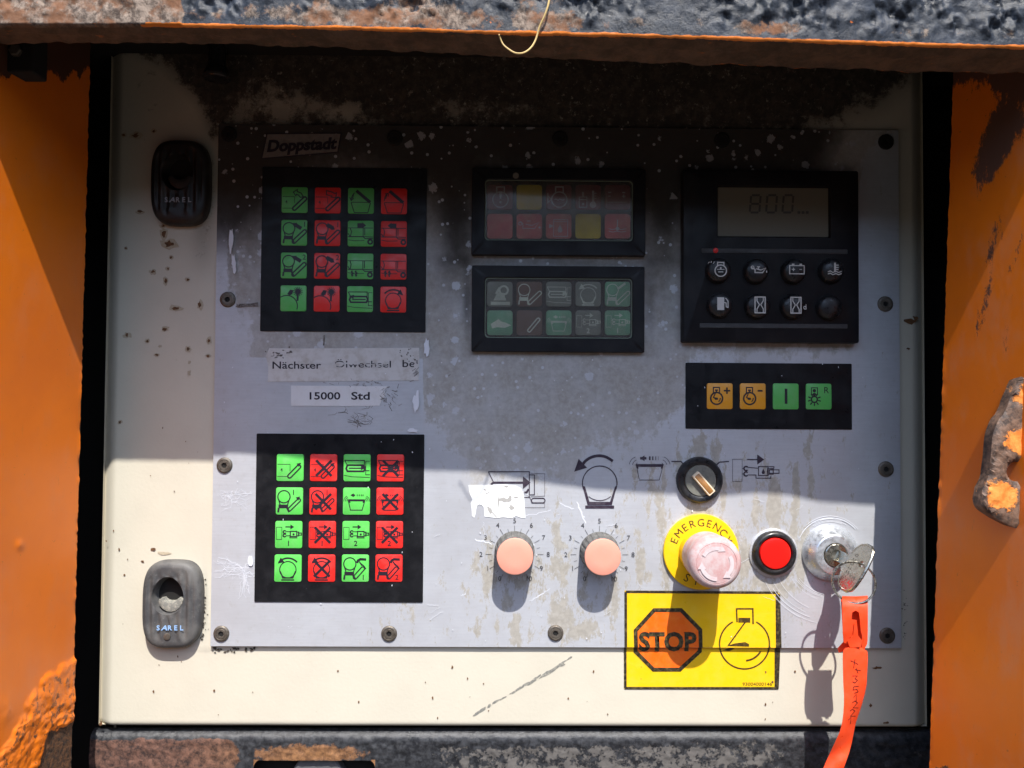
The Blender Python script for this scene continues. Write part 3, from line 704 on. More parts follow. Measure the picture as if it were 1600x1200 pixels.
# countersunk socket screws
for i, (x, y) in enumerate(((356, 468), (351, 727), (346, 990), (608, 990), (868, 989), (1386, 993), (1384, 733), (1383, 475), (1384, 222), (617, 216), (875, 217), (1128, 219), (358, 210))):
    X, Y = U(x, y, 0); rot = rnd.random()
    hexr = lambda r, h: [Bp(X + r * math.cos(t) / math.cos(((t - rot) % (math.pi / 3)) - math.pi / 6) * .87, Y + r * math.sin(t) / math.cos(((t - rot) % (math.pi / 3)) - math.pi / 6) * .87, h) for t in [2 * math.pi * k / 36 for k in range(36)]]
    R_ = [ring(X, Y, 12.4, .1, 36), ring(X, Y, 12.0, 1.6, 36), ring(X, Y, 11, 2.6, 36), ring(X, Y, 9, 2.9, 36), ring(X, Y, 8.6, 2.3, 36), ring(X, Y, 7.4, 2.3, 36), ring(X, Y, 7.0, 2.8, 36), hexr(4.6, 2.7), hexr(4.4, .5)]
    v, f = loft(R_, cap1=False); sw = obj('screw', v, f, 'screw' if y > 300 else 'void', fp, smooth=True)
    obj('socket', hexr(4.6, .7), [tuple(range(36))], 'void', sw, smooth='open')  # black disc paints the shade in the hex opening

# prints on the plate
def pr(name, ink, mat='print', h=.5): return ink.build(name, onphoto(0), h, mat, fp)
i = Ink(); i.poly([(418, 210), (532, 209), (527, 237), (410, 247)]); pr('logo_field', i, plain('dull_logo_field', (.20, .18, .165), .7, dust=(.09, .08, .07), amt=.7, size=16, speck=.2), .3)
i = Ink()      # maker's name in its slanted box
i.line([(417, 209), (534, 208), (528, 238), (409, 248)], 1.6, True)
i.text('Doppstadt', 471, 226, 17, rot=-2.5, shear=.22, bold=.045, width=108)
pr('maker_logo', i, 'ink')
i = Ink()      # hopper with pusher arrow
i.line([(763, 737), (827, 737), (827, 778)], 1.5).line([(763, 737), (771, 753)], 1.3).line([(767, 757), (771, 754), (820, 754)], 3.2)
i.tri((829, 754), (1, 0), 12, 20).line([(818, 770), (823, 769), (826, 764)], 3).line([(827, 742), (835, 742), (835, 773), (828, 773)], 1.4)
i.line([(829, 740), (851, 740), (851, 776)], .5).line([(819, 777), (828, 777), (831, 786), (851, 786)], .9).cap((834, 782), (848, 782), 3.6, 1.5).line([(819, 793), (851, 793), (851, 787)], .5).line([(829, 776), (851, 775)], .6)
pr('hopper_symbol', i)
i = Ink()      # drum with turning arrow
i.arc(937, 755, 27, -200, 20, 1.6).arc(937, 755, 27, 50, 130, 1.2)
i.poly([(910, 759), (914, 760), (921, 784), (953, 784), (961, 760), (964, 759), (956, 789), (918, 789)]).rect(914.5, 789.8, 959.5, 794.5)
i.line(smoothpath([(909, 728), (915, 720), (925, 714), (937, 712), (948, 714.5), (957.5, 720.5)], 5), 4.4); i.tri((897, 737), (-.72, .69), 19, 19)
pr('drum_symbol', i)
i = Ink()      # shaking trough
i.line([(994, 727), (999, 750), (1030, 750), (1036, 727)], .9).rect(994, 725, 1036, 729.5).tri((1000, 716), (-1, 0), 7, 9).rect(1000, 714, 1010, 718).line([(994, 726), (997, 732)], 2).line([(1036, 726), (1033, 732)], 2)
for k, x in enumerate((1014, 1019, 1024, 1028)): i.rect(x, 713, x + 2.4 - .6 * k, 719)
for k in range(3):
    i.arc(998, 728, 7 + 5 * k - 2, 190, 250, .7); i.arc(1032, 728, 7 + 5 * k - 2, -70, -10, .7)
pr('trough_symbol', i)
i = Ink(); i.line([(1049, 721), (1064, 721), (1070, 728)], 1.8); pr('switch_mark', i)
i = Ink(); i.line([(1118, 728), (1124, 722), (1139, 721)], 1.8); pr('switch_mark', i)
i = Ink()      # tow coupling
i.rect(1144.5, 717.5, 1159.5, 752, .6).arrow((1167, 718), (1194, 718), 1.6, 11, 16)
for y in (732, 740.5): i.arc(1165.5, y, 3.2, 40, 320, 2.2).line([(1159, y), (1163, y)], .8)
i.line([(1168, 730), (1184, 731.5)], 1).line([(1168, 742), (1181, 742), (1181, 747), (1204, 747), (1204, 744)], 1.2)
i.rect(1185, 729, 1200, 743, 1.4).poly([(1192.5, 732), (1195, 738), (1194, 740.5), (1191, 740.5), (1190, 738)]).line([(1200, 729), (1209, 729), (1209, 732)], 1.1).rect(1199, 732, 1208, 741, 1.2).rect(1202, 734, 1217, 739.5, 1.3)
pr('coupling_symbol', i)
for cx, cy in ((804, 866), (936.5, 866.5)):
    i = Ink()
    for k in range(11):
        a = math.radians(-90 + (k - 5) * 30); c, s_ = math.cos(a), math.sin(a)
        i.line([(cx + 36 * c, cy + 36 * s_), (cx + 45 * c, cy + 45 * s_)], .6)
        i.text(str(k), cx + 52.5 * c * (.88 if k in (0, 10) else 1) * (1.0 if k not in (9, 1) else .92), cy + 52.5 * s_ * (.83 if k in (0, 10, 1, 9) else 1), 7.4)
        if k < 10:
            a += math.radians(15); c, s_ = math.cos(a), math.sin(a); i.line([(cx + 36 * c, cy + 36 * s_), (cx + 41 * c, cy + 41 * s_)], .5)
    pr('dial_scale', i, MAT['dialink'])

# scratches and scuffs on the plate
i = Ink()
def wig(x0, y0, x1, y1, w_, n=8, a=2.5):
    ph = rnd.random() * 99
    i.line([(x0 + (x1 - x0) * k / n + a * fbm(k * .6, ph, 0, 1, 2), y0 + (y1 - y0) * k / n + a * fbm(k * .6, ph, 4, 1, 2)) for k in range(n + 1)], w_)
for p in ((822, 806, 862, 797, .9), (873, 786, 897, 795, 1.3), (901, 784, 915, 818, 1.6), (903, 790, 913, 810, 1.1), (742, 842, 768, 850, 1.5), (744, 846, 770, 845, .7), (755, 815, 758, 846, .4), (831, 938, 858, 920, .8), (826, 940, 850, 927, .7), (720, 931, 728, 927, .9)): wig(*p)
for k in range(14): wig(340 + rnd.uniform(0, 14), rnd.uniform(765, 792), 385 + rnd.uniform(-12, 10), rnd.uniform(762, 795), rnd.uniform(.25, .55), 8, 8)
for k in range(18): wig(rnd.uniform(332, 362), rnd.uniform(868, 905), 396 + rnd.uniform(-8, 2), rnd.uniform(880, 902), rnd.uniform(.25, .6), 8, 9)
for k in range(7): wig(383 + rnd.uniform(-3, 3), rnd.uniform(892, 900), rnd.uniform(372, 394), rnd.uniform(920, 938), rnd.uniform(.35, .7), 6, 5)
for k in range(9):
    a0 = rnd.uniform(60, 80); i.arc(1300 + rnd.uniform(-3, 3), 862, 76 + rnd.uniform(-16, 40), a0 + 36, a0 + 76, rnd.uniform(.3, .7), 14)
for k in range(12): i.arc(1297, 862, 47 + rnd.uniform(0, 9), rnd.uniform(200, 260), rnd.uniform(262, 330), rnd.uniform(.4, .9), 14)
for k in range(20):
    x, y = rnd.uniform(340, 1300), rnd.uniform(690, 1000); wig(x, y, x + rnd.uniform(-25, 25), y + rnd.uniform(-14, 14), rnd.uniform(.25, .5), 5, 2)
for k in range(90):
    x, y = rnd.uniform(340, 1350), rnd.uniform(560, 1005); blob(i, x, y, rnd.uniform(.4, 1.1), rnd.uniform(.4, 1.6), 7, .4)
blob(i, 392, 876, 4, 8, 12, .2); blob(i, 362, 376, 3.4, 16, 14, .4, 3); blob(i, 366, 412, 3.5, 14, 14, .4, -8); blob(i, 667, 545, 4, 14, 14, .35); blob(i, 650, 628, 5, 15, 16, .4, 5); blob(i, 646, 672, 9, 3, 12, .5)
tag(pr('bare_scratches', i, 'scratch', .25), kind='stuff')
i = Ink()
for k in range(16):
    a = rnd.uniform(0, 6.28); x, y = 557 + rnd.gauss(0, 22), 642 + rnd.gauss(0, 9); i.line([(x, y), (x + 9 * math.cos(a) + 3, y + 5 * math.sin(a)), (x + 16 * math.cos(a + .3), y + 9 * math.sin(a + .3))], rnd.uniform(.3, .8))
for k in range(12):
    a = rnd.uniform(0, 6.28); i.line([(557 + rnd.gauss(0, 2), 658 + rnd.gauss(0, 2)), (557 + 14 * math.cos(a), 658 + 10 * math.sin(a))], rnd.uniform(.3, .7))
for k in range(30):
    x, y = 605 + rnd.gauss(0, 8), 618 + rnd.gauss(0, 9); i.line([(x, y), (x + rnd.uniform(-6, 7), y + rnd.uniform(-8, 8))], rnd.uniform(.3, .9))
for k in range(24):
    x, y = rnd.uniform(505, 600), 599 + rnd.gauss(0, 2.5); i.line([(x, y), (x + rnd.uniform(-6, 7), y + rnd.uniform(-3, 3))], rnd.uniform(.3, .7))
i.line([(507, 524), (506, 540)], 2.2)
for k in range(10): i.line([(370 + rnd.uniform(-2, 6), 478 + rnd.gauss(0, 2)), (404, 476 + rnd.gauss(0, 2))], rnd.uniform(.3, 1.4))
i.line([(700, 588), (704, 585)], .8)
tag(pr('dark_scuffs', i, 'darkscuff', .35), kind='stuff')

# torn remains of a white sticker
ts = thing('torn_sticker', 'torn white sticker remnant over the hopper symbol', 'sticker', P(778, 806, 0))
top = [(732, 758.5), (760, 758), (790, 757), (806, 759), (814, 763), (818, 770)]
rgt = [(819, 780), (820, 795), (821, 809)]
bot = [(815, 809), (806, 806), (800, 809.5), (786, 808), (776, 809.5), (766, 808), (757, 807), (756.6, 800), (756, 793), (753, 789), (749, 788), (745.5, 790), (744, 796), (743, 803), (741, 809), (737.5, 806), (737, 795), (735.5, 786), (738, 781), (734, 771)]
q = [U(x, y) for x, y in top + rgt + bot]
rg = [[Bp(x, y, h) for x, y in q] for h in (.05, .7)]
v, f = loft(rg); obj('paper', v, f, 'torn', ts)
i = Ink()
for x, y, rx, ry, rot in ((787, 781, 9, 3.2, 4), (796, 780, 3, 5, 20), (800, 793, 4, 3.4, 0), (791, 760, 3, 1.6, 0), (779, 784, 1, 8, 0), (765, 796, 3, 6, -30), (758, 765, 2, 1.2, 20), (762, 770, 4, .8, -20), (806, 777, 4, 1.2, 0)): blob(i, x, y, rx, ry, 12, .4, rot)
i.line([(767, 798), (776, 808)], 1.4)
tag(i.build('worn_patches', onphoto(0), .95, plain('worn_patch_grey', (.40, .39, .37), .6), ts, .003), kind='stuff')

# paper label strips
lb = thing('paper_label', 'worn white label strip reading Nächster Ölwechsel bei', 'label', P(536, 596))
q = [U(x, y) for x, y in ((421, 544), (470, 544.5), (560, 544), (655, 543.5), (655.5, 560), (654, 594.5), (600, 595), (540, 595.5), (419, 596.5), (419.5, 575), (416, 556))]
v, f = loft([[Bp(x, y, h) for x, y in q] for h in (.05, .8)]); obj('paper', v, f, 'paper', lb)
i = Ink(); i.text('Nächster', 464, 570.5, 11, bold=.012, width=76).text('Ölwechsel', 567, 569, 10.5, bold=.004, width=88).text('bei', 641, 568, 11, bold=.01, width=24)
i.build('lettering', onphoto(0), 1.0, 'ink', lb)
i = Ink()
for k in range(34):
    x = rnd.uniform(470, 612); i.line([(x, 568.5 + rnd.gauss(0, 1.6)), (x + rnd.uniform(5, 18), 568.5 + rnd.gauss(0, 1.6))], rnd.uniform(.5, 1.5))
for k in range(8): x = rnd.uniform(520, 600); i.line([(x, 574 + rnd.gauss(0, .8)), (x + rnd.uniform(5, 14), 574 + rnd.gauss(0, .8))], rnd.uniform(.5, 1.0))
blob(i, 650, 571.5, 3.2, 4.6, 10, .2); blob(i, 523, 572, 3, 3.2, 9, .3)
tag(i.build('worn_through_streaks', onphoto(0), 1.2, MAT['paper'], lb, .003), kind='stuff')
i = Ink()
for k in range(16): blob(i, 436 + rnd.gauss(0, 9), 552 + rnd.gauss(0, 4), rnd.uniform(.8, 3), rnd.uniform(.6, 1.8), 8, .6)
for k in range(14): blob(i, 640 + rnd.gauss(0, 8), 555 + rnd.gauss(0, 7), rnd.uniform(.5, 1.6), rnd.uniform(.5, 1.4), 7, .6)
for k in range(8): x, y = 648 + rnd.gauss(0, 3), 584 + rnd.gauss(0, 4); i.line([(x, y), (x + 6, y - rnd.uniform(2, 7))], .6)
tag(i.build('dirt_specks', onphoto(0), 1.35, 'darkscuff', lb, .002), kind='stuff')
lb = thing('paper_label', 'small white label strip reading 15000 Std', 'label', P(524, 634))
q = [U(x, y) for x, y in ((455, 602.5), (520, 603), (606, 603.5), (600, 610), (603, 617), (597, 624), (593, 634), (540, 634.5), (455, 634))]
v, f = loft([[Bp(x, y, h) for x, y in q] for h in (.05, .8)]); obj('paper', v, f, plain('clean_label_paper', (.68, .68, .69), .6, dust=(.5, .48, .45), amt=.4, size=20, speck=.15), lb)
i = Ink(); i.text('15000', 508, 618.5, 11, bold=.02, width=48).text('Std', 563.5, 618.5, 11.5, bold=.02, width=29)
i.build('lettering', onphoto(0), 1.0, 'ink', lb)

# ================================================================== KEYPADS
def drum_conv(i, num=None, npos=(36, 7)):
    i.circ(12, 13.5, 9, 1.3).line([(4.6, 19), (6.4, 25)], 1.2).line([(19.4, 19), (17.6, 25)], 1.2)
    i.rect(4.2, 25, 18.4, 30.5).line([(4.6, 30), (3.8, 36.5)], 2).line([(17, 30), (20, 36)], 2.2)
    if num: i.text(num, npos[0], npos[1], 7.6, bold=.01)
def belt(i, a=(20, 34), b=(36.3, 18.2), r=2.7, w=1.6): i.cap(a, b, r, w)
def frame(i): i.line([(1.5, 15), (20, 15), (20, 25)], .6).line([(1.5, 33), (16, 33)], .6).line([(8, 21), (6.5, 23.5), (9, 23.5)], .7).line([(8.2, 21), (8.2, 26)], .6)
def k_fold(i, up=True):
    frame(i); i.cap((20, 33.5), (36, 18), 2.7, 1.8)
    i.line([(18, 8) if up else (18.5, 6), (24, 4), (24, 7), (30, 9.5), (33.5, 15), (29, 16), (26, 12.5), (22.5, 11.5), (22, 14)] if up else [(18, 5), (26, 7), (31, 9.5), (33.5, 8), (32.5, 16), (24.5, 15), (27, 13.2), (18, 11.5)], 1.2, True)
def k_bin(i, op=True):
    i.line([(5, 23), (10, 38.5), (31, 38.5), (35, 23)], 1).line([(5, 22.5), (34, 22.5)], .8).line([(13, 4.5), (34.5, 22.5)], 3.6)
    i.arc(22, 20, 17, 180, 226, 1).line([(3, 15), (5, 20), (9, 16.5)] if op else [(6, 9), (11, 8), (11, 13)], 1).line([(9, 10), (7, 17)], 1)
def k_drum(i, num, d=1):
    drum_conv(i, num); belt(i)
    if d > 0: i.line([(31, 13.5), (21, 7.5)], 4.2).tri((17.5, 5.2), (-1, -.6), 6, 8)
    else: i.line([(19, 7), (28, 12)], 4.6).tri((31.5, 14.5), (1, .6), 5, 8)
def k_wagon(i, d=0, legs=0):
    i.line([(0.8, 11.5), (39, 11.5)], .8).line([(24, 11.5), (24, 25), (39.2, 25.5)], .9).line([(26.5, 12), (26.5, 23)], .9).line([(.8, 25), (24, 25), (27, 28), (39.2, 28)], 1.1)
    i.line([(4, 12), (6, 17), (4.5, 25)], 1).line([(.8, 20), (4, 25)], 1).circ(35, 33, 3.2, 2.0).line([(1, 30), (10, 31.5), (26, 31)], .7)
    if d: i.line([(19.5 - 4.5 * d, 7.5), (19.5 + 3 * d, 7.5)], 5).tri((19.5 + 9 * d, 7.5), (d, 0), 6, 9.5)
    if legs:
        for x in (8, 14): i.line([(x, 27), (x - 1.4, 29), (x + 1.4, 31), (x - 1, 33), (x, 36)], 1.6).tri((x, 36.5 if legs > 0 else 26), (0, legs), 3, 4)
def k_spray(i):
    i.arc(10, 32, 16.5, -125, 18, 1.2)
    for k in range(14): a = k * math.pi / 7 + .2; i.line([(27, 9.5), (27 + 7.4 * math.cos(a), 9.5 + 7.4 * math.sin(a))], .9)
    i.disc(27, 9.5, 4.4).line([(27, 13), (26.5, 24)], 2.2).poly([(10.5, 13.5), (15, 6.5), (20, 7.5), (18.5, 13.5), (15, 15.5)])
def k_machine(i, d=-1):
    i.line([(2, 9), (31, 9), (31, 24), (38.5, 24)], 1).line([(2, 9), (6, 17)], 1).line([(33, 10), (39, 10)], .6).line([(33, 10), (33, 30), (39, 30)], .8).line([(1, 31), (12, 33), (39, 34)], .7)
    i.line([(6, 16), (30, 16), (32, 20), (30, 25), (6, 25), (4, 21)], 1.9, True); i.line([(8, 20.5), (29, 20.5)], 1.3)
    if d < 0: i.tri((3.5, 16), (-1, -.1), 7, 7)
    else: i.tri((33, 19.5), (1, 0), 7, 8)
def k_turn(i, d=-1):
    i.circ(20, 22, 12, 1.1); i.poly([(8, 24), (9.6, 24), (13.5, 33), (26.5, 33), (30.4, 24), (32, 24), (28, 35), (12, 35)]).rect(10.5, 36, 29.5, 38)
    i.arc(20, 23, 18, -138, -42, 1.8); i.tri((5, 13) if d < 0 else (35.5, 13.5), (-.8, .62) if d < 0 else (.8, .62), 9, 9)
def k_belt(i): frame(i); i.cap((19.5, 32.5), (33, 18.5), 2.7, 1.5); i.tri((36.5, 12.5), (1, -.75), 6.5, 6)
def k_trough(i):
    i.line([(8, 19), (11.5, 33), (28.5, 33), (32.5, 19)], 1).rect(8.5, 17, 32, 20).tri((11, 11), (-1, 0), 5, 6).rect(14.5, 9.8, 18, 12.4).line([(8, 18), (10.5, 22)], 1.8).line([(32.5, 18), (30, 22)], 1.8)
    for x in (20.5, 23.5, 26.5, 29): i.rect(x, 9.8, x + 1.4, 12.4)
    for k in (0, 1, 2): i.arc(10, 20, 4 + 2.3 * k, 180, 245, .6); i.arc(31, 20, 4 + 2.3 * k, -65, 0, .6)
def k_tow(i, num):
    i.rect(2, 9, 10, 27, .6).arrow((15, 8.5), (28, 8.5), 1.3, 5.5, 7.5)
    for y in (16, 21): i.arc(14, y, 2, 30, 330, 1.4)
    i.line([(16, 15.5), (23, 15.5)], .9).line([(16, 21.5), (22, 21.5), (22, 24.5), (33, 24.5)], .9).rect(22.5, 15, 32, 22.5, 1.2).disc(27.3, 19.4, 1.5).rect(32, 16, 35, 21.5, 1).rect(34.5, 17.4, 39, 20.4, 1)
    i.text(num, 20, 32.5, 7.4, bold=.012)
def k_hammer(i, num):
    drum_conv(i); i.cap((20, 33), (31, 20.5), 2.7, 1.3); i.line([(27, 12), (33, 17), (35.5, 21)], 1.4); i.line([(26, 10), (30, 16)], 1.4)
    i.line([(22.5, 12), (24, 8.5), (27.5, 6.5), (36, 7)], 2.6).text(num, 32, 33, 7.2, bold=.01)
def k_rpm(i, sign):
    i.circ(15, 23.5, 9.2, 1.8).line([(10, 15), (10, 6.5), (19.5, 6.5), (19.5, 15)], 1.3).rect(12.5, 9.6, 17, 12).line([(15, 12), (10, 22), (15, 24)], 1.2).poly([(9.5, 21.5), (17, 22.5), (17, 25.5), (13, 25.8)]).arc(15, 23.5, 5.5, -10, 60, 1.2)
    i.line([(26, 11.5), (36, 11.5)] if sign == '+' else [(27.5, 11.5), (35, 11.5)], 1.9)
    if sign == '+': i.line([(31, 6.5), (31, 16.5)], 1.9)
def k_one(i): i.rect(18.2, 8, 22.4, 31.5)
def k_light(i):
    i.rect(8.5, 6.5, 18, 17, 1).disc(13, 11, 2.6).disc(13, 16.8, 2.6).circ(13, 24.5, 4.6, 1.7)
    for k in range(9): a = math.radians(-60 + 37.5 * k); i.line([(13 + 6 * math.cos(a), 24.5 + 6 * math.sin(a)), (13 + 10.3 * math.cos(a), 24.5 + 10.3 * math.sin(a))], 1.4)
    i.text('R', 32, 10, 9.5)
def crossed(fn, *a):
    def g(i): fn(i, *a); i.cross(2.8, 9, 32)
    return g
def call(fn, *a): return lambda i: fn(i, *a)

def key(parent, X, Y, sz, mat, icon, h=1.4, ink='ink', top=1.3):
    v, f = slab(X, Y, sz, sz, 3.2, h - .6, h + top, .8, 4); o = obj('key', v, f, mat, parent, smooth=True)
    if icon:
        i = Ink(); i.wm = 1.35; icon(i); i.build('symbol', lambda x, y: (X + (x - 20) * sz / 40, Y + (y - 20) * sz / 40), h + top + .15, ink, o, .008)
    return o
def keypad(label, corners, kc, size, rows_, dull=False, ncols=4):
    """corners: photo corners of the black overlay; kc: photo centres of the corner keys TL, TR, BL, BR"""
    c = [U(*p) for p in corners]; x0 = (c[0][0] + c[3][0]) / 2; x1 = (c[1][0] + c[2][0]) / 2; y0 = (c[0][1] + c[1][1]) / 2; y1 = (c[2][1] + c[3][1]) / 2
    o = thing('membrane_keypad', label, 'keypad', Bp((x0 + x1) / 2, y1, 0))
    v, f = slab((x0 + x1) / 2, (y0 + y1) / 2, x1 - x0, y1 - y0, 1.5, .1, 1.6, .5, 3); obj('overlay', v, f, 'membrane', o)
    kk = [U(*p) for p in kc]; nr = len(rows_)
    for r, row in enumerate(rows_):
        for q_, (mt, ic) in enumerate(row):
            a = q_ / (ncols - 1); b = r / max(1, nr - 1)
            X = (kk[0][0] * (1 - a) + kk[1][0] * a) * (1 - b) + (kk[2][0] * (1 - a) + kk[3][0] * a) * b
            Y = (kk[0][1] * (1 - a) + kk[1][1] * a) * (1 - b) + (kk[2][1] * (1 - a) + kk[3][1] * a) * b
            key(o, X, Y, size, mt, ic)
    return o
g, r_ = 'green', 'red'; g2 = 'green2'
keypad('square keypad of sixteen green and red keys below the maker logo', [(410, 262), (666, 263), (666, 520), (407, 517)], [(461, 313), (616, 315), (459, 466.5), (614.8, 468.3)], 40.5,
       [[(g2, call(k_fold, True)), (r_, call(k_fold, False)), (g2, call(k_bin, True)), (r_, call(k_bin, False))],
        [(g2, call(k_drum, '1', 1)), (r_, call(k_drum, '1', -1)), (g2, call(k_wagon, 1)), (r_, call(k_wagon, -1))],
        [(g2, call(k_drum, '2', 1)), (r_, call(k_drum, '2', -1)), (g2, call(k_wagon, 0, 1)), (r_, call(k_wagon, 0, -1))],
        [(g2, k_spray), (r_, k_spray), (g2, call(k_machine, -1)), (r_, call(k_turn, 1))]])
keypad('square keypad with crossed out symbols on red keys below the oil change labels', [(402, 678), (664, 678), (660, 941), (397, 940)], [(454, 730.5), (610.4, 731), (450.6, 887.4), (608, 887.4)], 42,
       [[(g, k_belt), (r_, crossed(k_belt)), (g, call(k_machine, 1)), (r_, crossed(k_machine, 1))],
        [(g, lambda i: (drum_conv(i, '1', (26, 7)), i.cap((20.5, 32), (34, 18.5), 2.4, 1.3), i.tri((36, 13), (1, -.8), 6, 6))), (r_, crossed(lambda i: (drum_conv(i, '1', (26, 7)), i.cap((20.5, 32), (34, 18.5), 2.4, 1.3)))), (g, k_trough), (r_, crossed(k_trough))],
        [(g, call(k_tow, '1')), (r_, crossed(k_tow, '1')), (g, call(k_tow, '2')), (r_, crossed(k_tow, '2'))],
        [(g, call(k_turn, -1)), (r_, crossed(k_turn, -1)), (g, call(k_hammer, '1')), (r_, call(k_hammer, '2'))]])
keypad('narrow keypad with two amber and two green keys under the monitor', [(1071, 567), (1330, 568), (1331, 671), (1071, 670)], [(1124, 619), (1278.3, 619.6), (1124, 619), (1278.3, 619.6)], 40.5,
       [[('amber', call(k_rpm, '+')), ('amber', call(k_rpm, '-')), (g2, k_one), (g2, k_light)]])

# ================================================================== INDICATOR WINDOWS
def s_engine(i, mk):
    i.circ(21, 24, 12, 1.8).line([(15, 13), (15, 4), (27, 4), (27, 13)], 1.8)
    if mk == '!': i.poly([(18.5, 11), (23.5, 11), (22, 23), (20, 23)]).disc(21, 28, 2)
    else: i.line([(3, 14), (3, 30)], 1.3).line([(3, 18), (9, 24), (3, 28)], 1.2).line([(13, 24), (16, 23), (19, 25), (22, 23), (26, 25), (29, 23)], .9)
def s_temp(i): i.rect(6, 20, 18, 36, 1.2).rect(10.5, 12, 13.5, 20).line([(6, 24), (18, 24)], 1.4).disc(12, 31, 2).rect(26, 10, 29.5, 30).disc(27.7, 32, 5.2); [i.line([(30, y), (33, y)], 1) for y in (14, 18, 22)]
def s_batt(i): i.rect(5, 12, 10, 13.6).rect(5, 18, 9, 19.6).rect(27, 12, 32, 13.6).rect(27, 18, 32, 19.4).rect(28.8, 16, 30.2, 21.4).line([(3, 28), (34, 28)], .5).line([(2, 14), (2, 34)], .5)
def s_oil(i): i.line([(4, 14), (10, 16), (10, 24), (28, 24), (35, 14), (24, 19), (14, 17)], 1).line([(16, 12), (22, 12)], 1).disc(36, 22, 1.6).circ(6, 16, 2.6, 1)
def s_level(i): i.rect(12, 10, 34, 36, 1).line([(12, 13), (34, 13)], .8).poly([(22, 18), (26, 26), (24.5, 30), (19.5, 30), (18, 26)]).tri((12, 20), (1, 0), 7, 7)
def s_coolant(i): i.rect(19, 10, 20.6, 22).disc(19.8, 24, 3); [i.line([(6, y), (12, y + 1.5), (19, y), (26, y + 1.5), (33, y)], .9) for y in (24, 28)]
def s_excav(i): i.rect(6, 32, 36, 37).poly([(10, 30), (16, 18), (26, 18), (30, 30)]).circ(26, 14, 6.5, 3).line([(14, 20), (20, 10)], 4)
def s_dev(i): drum_conv(i); belt(i)
def s_blob(i): i.poly([(6, 22), (12, 18), (18, 14), (22, 18), (30, 20), (38, 24), (28, 28), (16, 27), (8, 29)])
def s_diag(i): i.cap((20, 32), (34, 15), 2.4, 2)
def indicator(label, corners, win, lamps, lampc, ink):
    c = [U(x, y, 10) for x, y in corners]; cx = (c[0][0] + c[2][0]) / 2; cy = (c[0][1] + c[2][1]) / 2; w_ = c[2][0] - c[0][0]; hh = c[2][1] - c[0][1]
    o = thing('indicator_display', label, 'display', Bp(cx, cy + hh / 2, 0))
    a, b = U(win[0], win[1], 8), U(win[2], win[3], 8); wx, wy = (a[0] + b[0]) / 2, (a[1] + b[1]) / 2; ww, wh = b[0] - a[0], b[1] - a[1]
    R_ = [[Bp(x, y, h) for x, y in rr(px_, py_, pw, ph, pr_, 5)] for px_, py_, pw, ph, pr_, h in
          ((cx, cy, w_, hh, 2, 0), (cx, cy, w_, hh, 2, 9), (cx, cy, w_ - 2, hh - 2, 2, 10), (wx, wy, ww + 3, wh + 3, 7, 10), (wx, wy, ww + 1, wh + 1, 6, 9.2), (wx, wy, ww, wh, 6, 3.2))]
    v, f = loft(R_); obj('bezel', v, f, 'case', o, smooth=True)
    rimv, rimf = loft([[Bp(x, y, h) for x, y in rr(wx, wy, ww - d, wh - d, 6, 5)] for d, h in ((-.4, 7.6), (2.2, 7.6))], cap1=False)
    obj('window_rim', rimv, rimf, plain('pale_rim', (.16, .195, .14), .5), o)
    for r in range(2):
        for k in range(5):
            mt, ic = lamps[r][k]; X, Y = U(lampc[0] + lampc[2] * k, lampc[1] + lampc[3] * r, 5)
            v, f = slab(X, Y, 40, 39, 5, 3.3, 5, .8, 4); q_ = obj('lamp', v, f, mt, o, smooth=True)
            if ic: i = Ink(); ic(i); i.build('symbol', lambda x, y: (X + x - 20, Y + y - 20), 5.2, ink, q_, .01)
    ov, of = loft([[Bp(x, y, h) for x, y in rr(wx, wy, ww - .6, wh - .6, 6, 5)] for h in (6.2, 7.2)], cap0=True)
    obj('window_pane', ov, of, 'pane', o)
    return o
d_, rd, yl, gn, ol, br = 'lamp_dark', 'lamp_red', 'lamp_yellow', 'lamp_green', 'lamp_olive', 'lamp_brown'
ind1 = indicator('black framed indicator window with red and yellow warning lamps', [(737.5, 262), (1008.5, 262), (1008.5, 400), (737.5, 399)], (758, 281, 988.5, 377),
          [[(d_, lambda i: s_engine(i, '!')), (yl, None), (d_, lambda i: s_engine(i, 'w')), (d_, s_temp), (d_, s_batt)], [(rd, None), (rd, s_oil), (rd, s_level), (yl, None), (rd, s_coolant)]], (781, 308, 46, 45.3), 'lamp_print')
blb = Ink(); blb.disc(806, 274.5, 4.8); blb.build('mud_spot', onphoto(10), 10.25, plain('dried_mud', (.20, .18, .15), .9), ind1)
indicator('black framed indicator window with dull green and brown lamps', [(737.5, 414.5), (1008, 415.5), (1007, 551), (737.5, 550)], (758, 434, 987.5, 529),
          [[(ol, s_excav), (br, s_dev), (ol, call(k_machine, 1)), (ol, call(k_turn, -1)), (gn, lambda i: (s_dev(i), i.line([(20, 12), (32, 3)], 3.4)))],
           [(gn, s_blob), (br, s_diag), (gn, k_trough), (ol, call(k_tow, '2')), (gn, call(k_tow, '1'))]], (781, 459.5, 46, 44.8), 'olive_print')

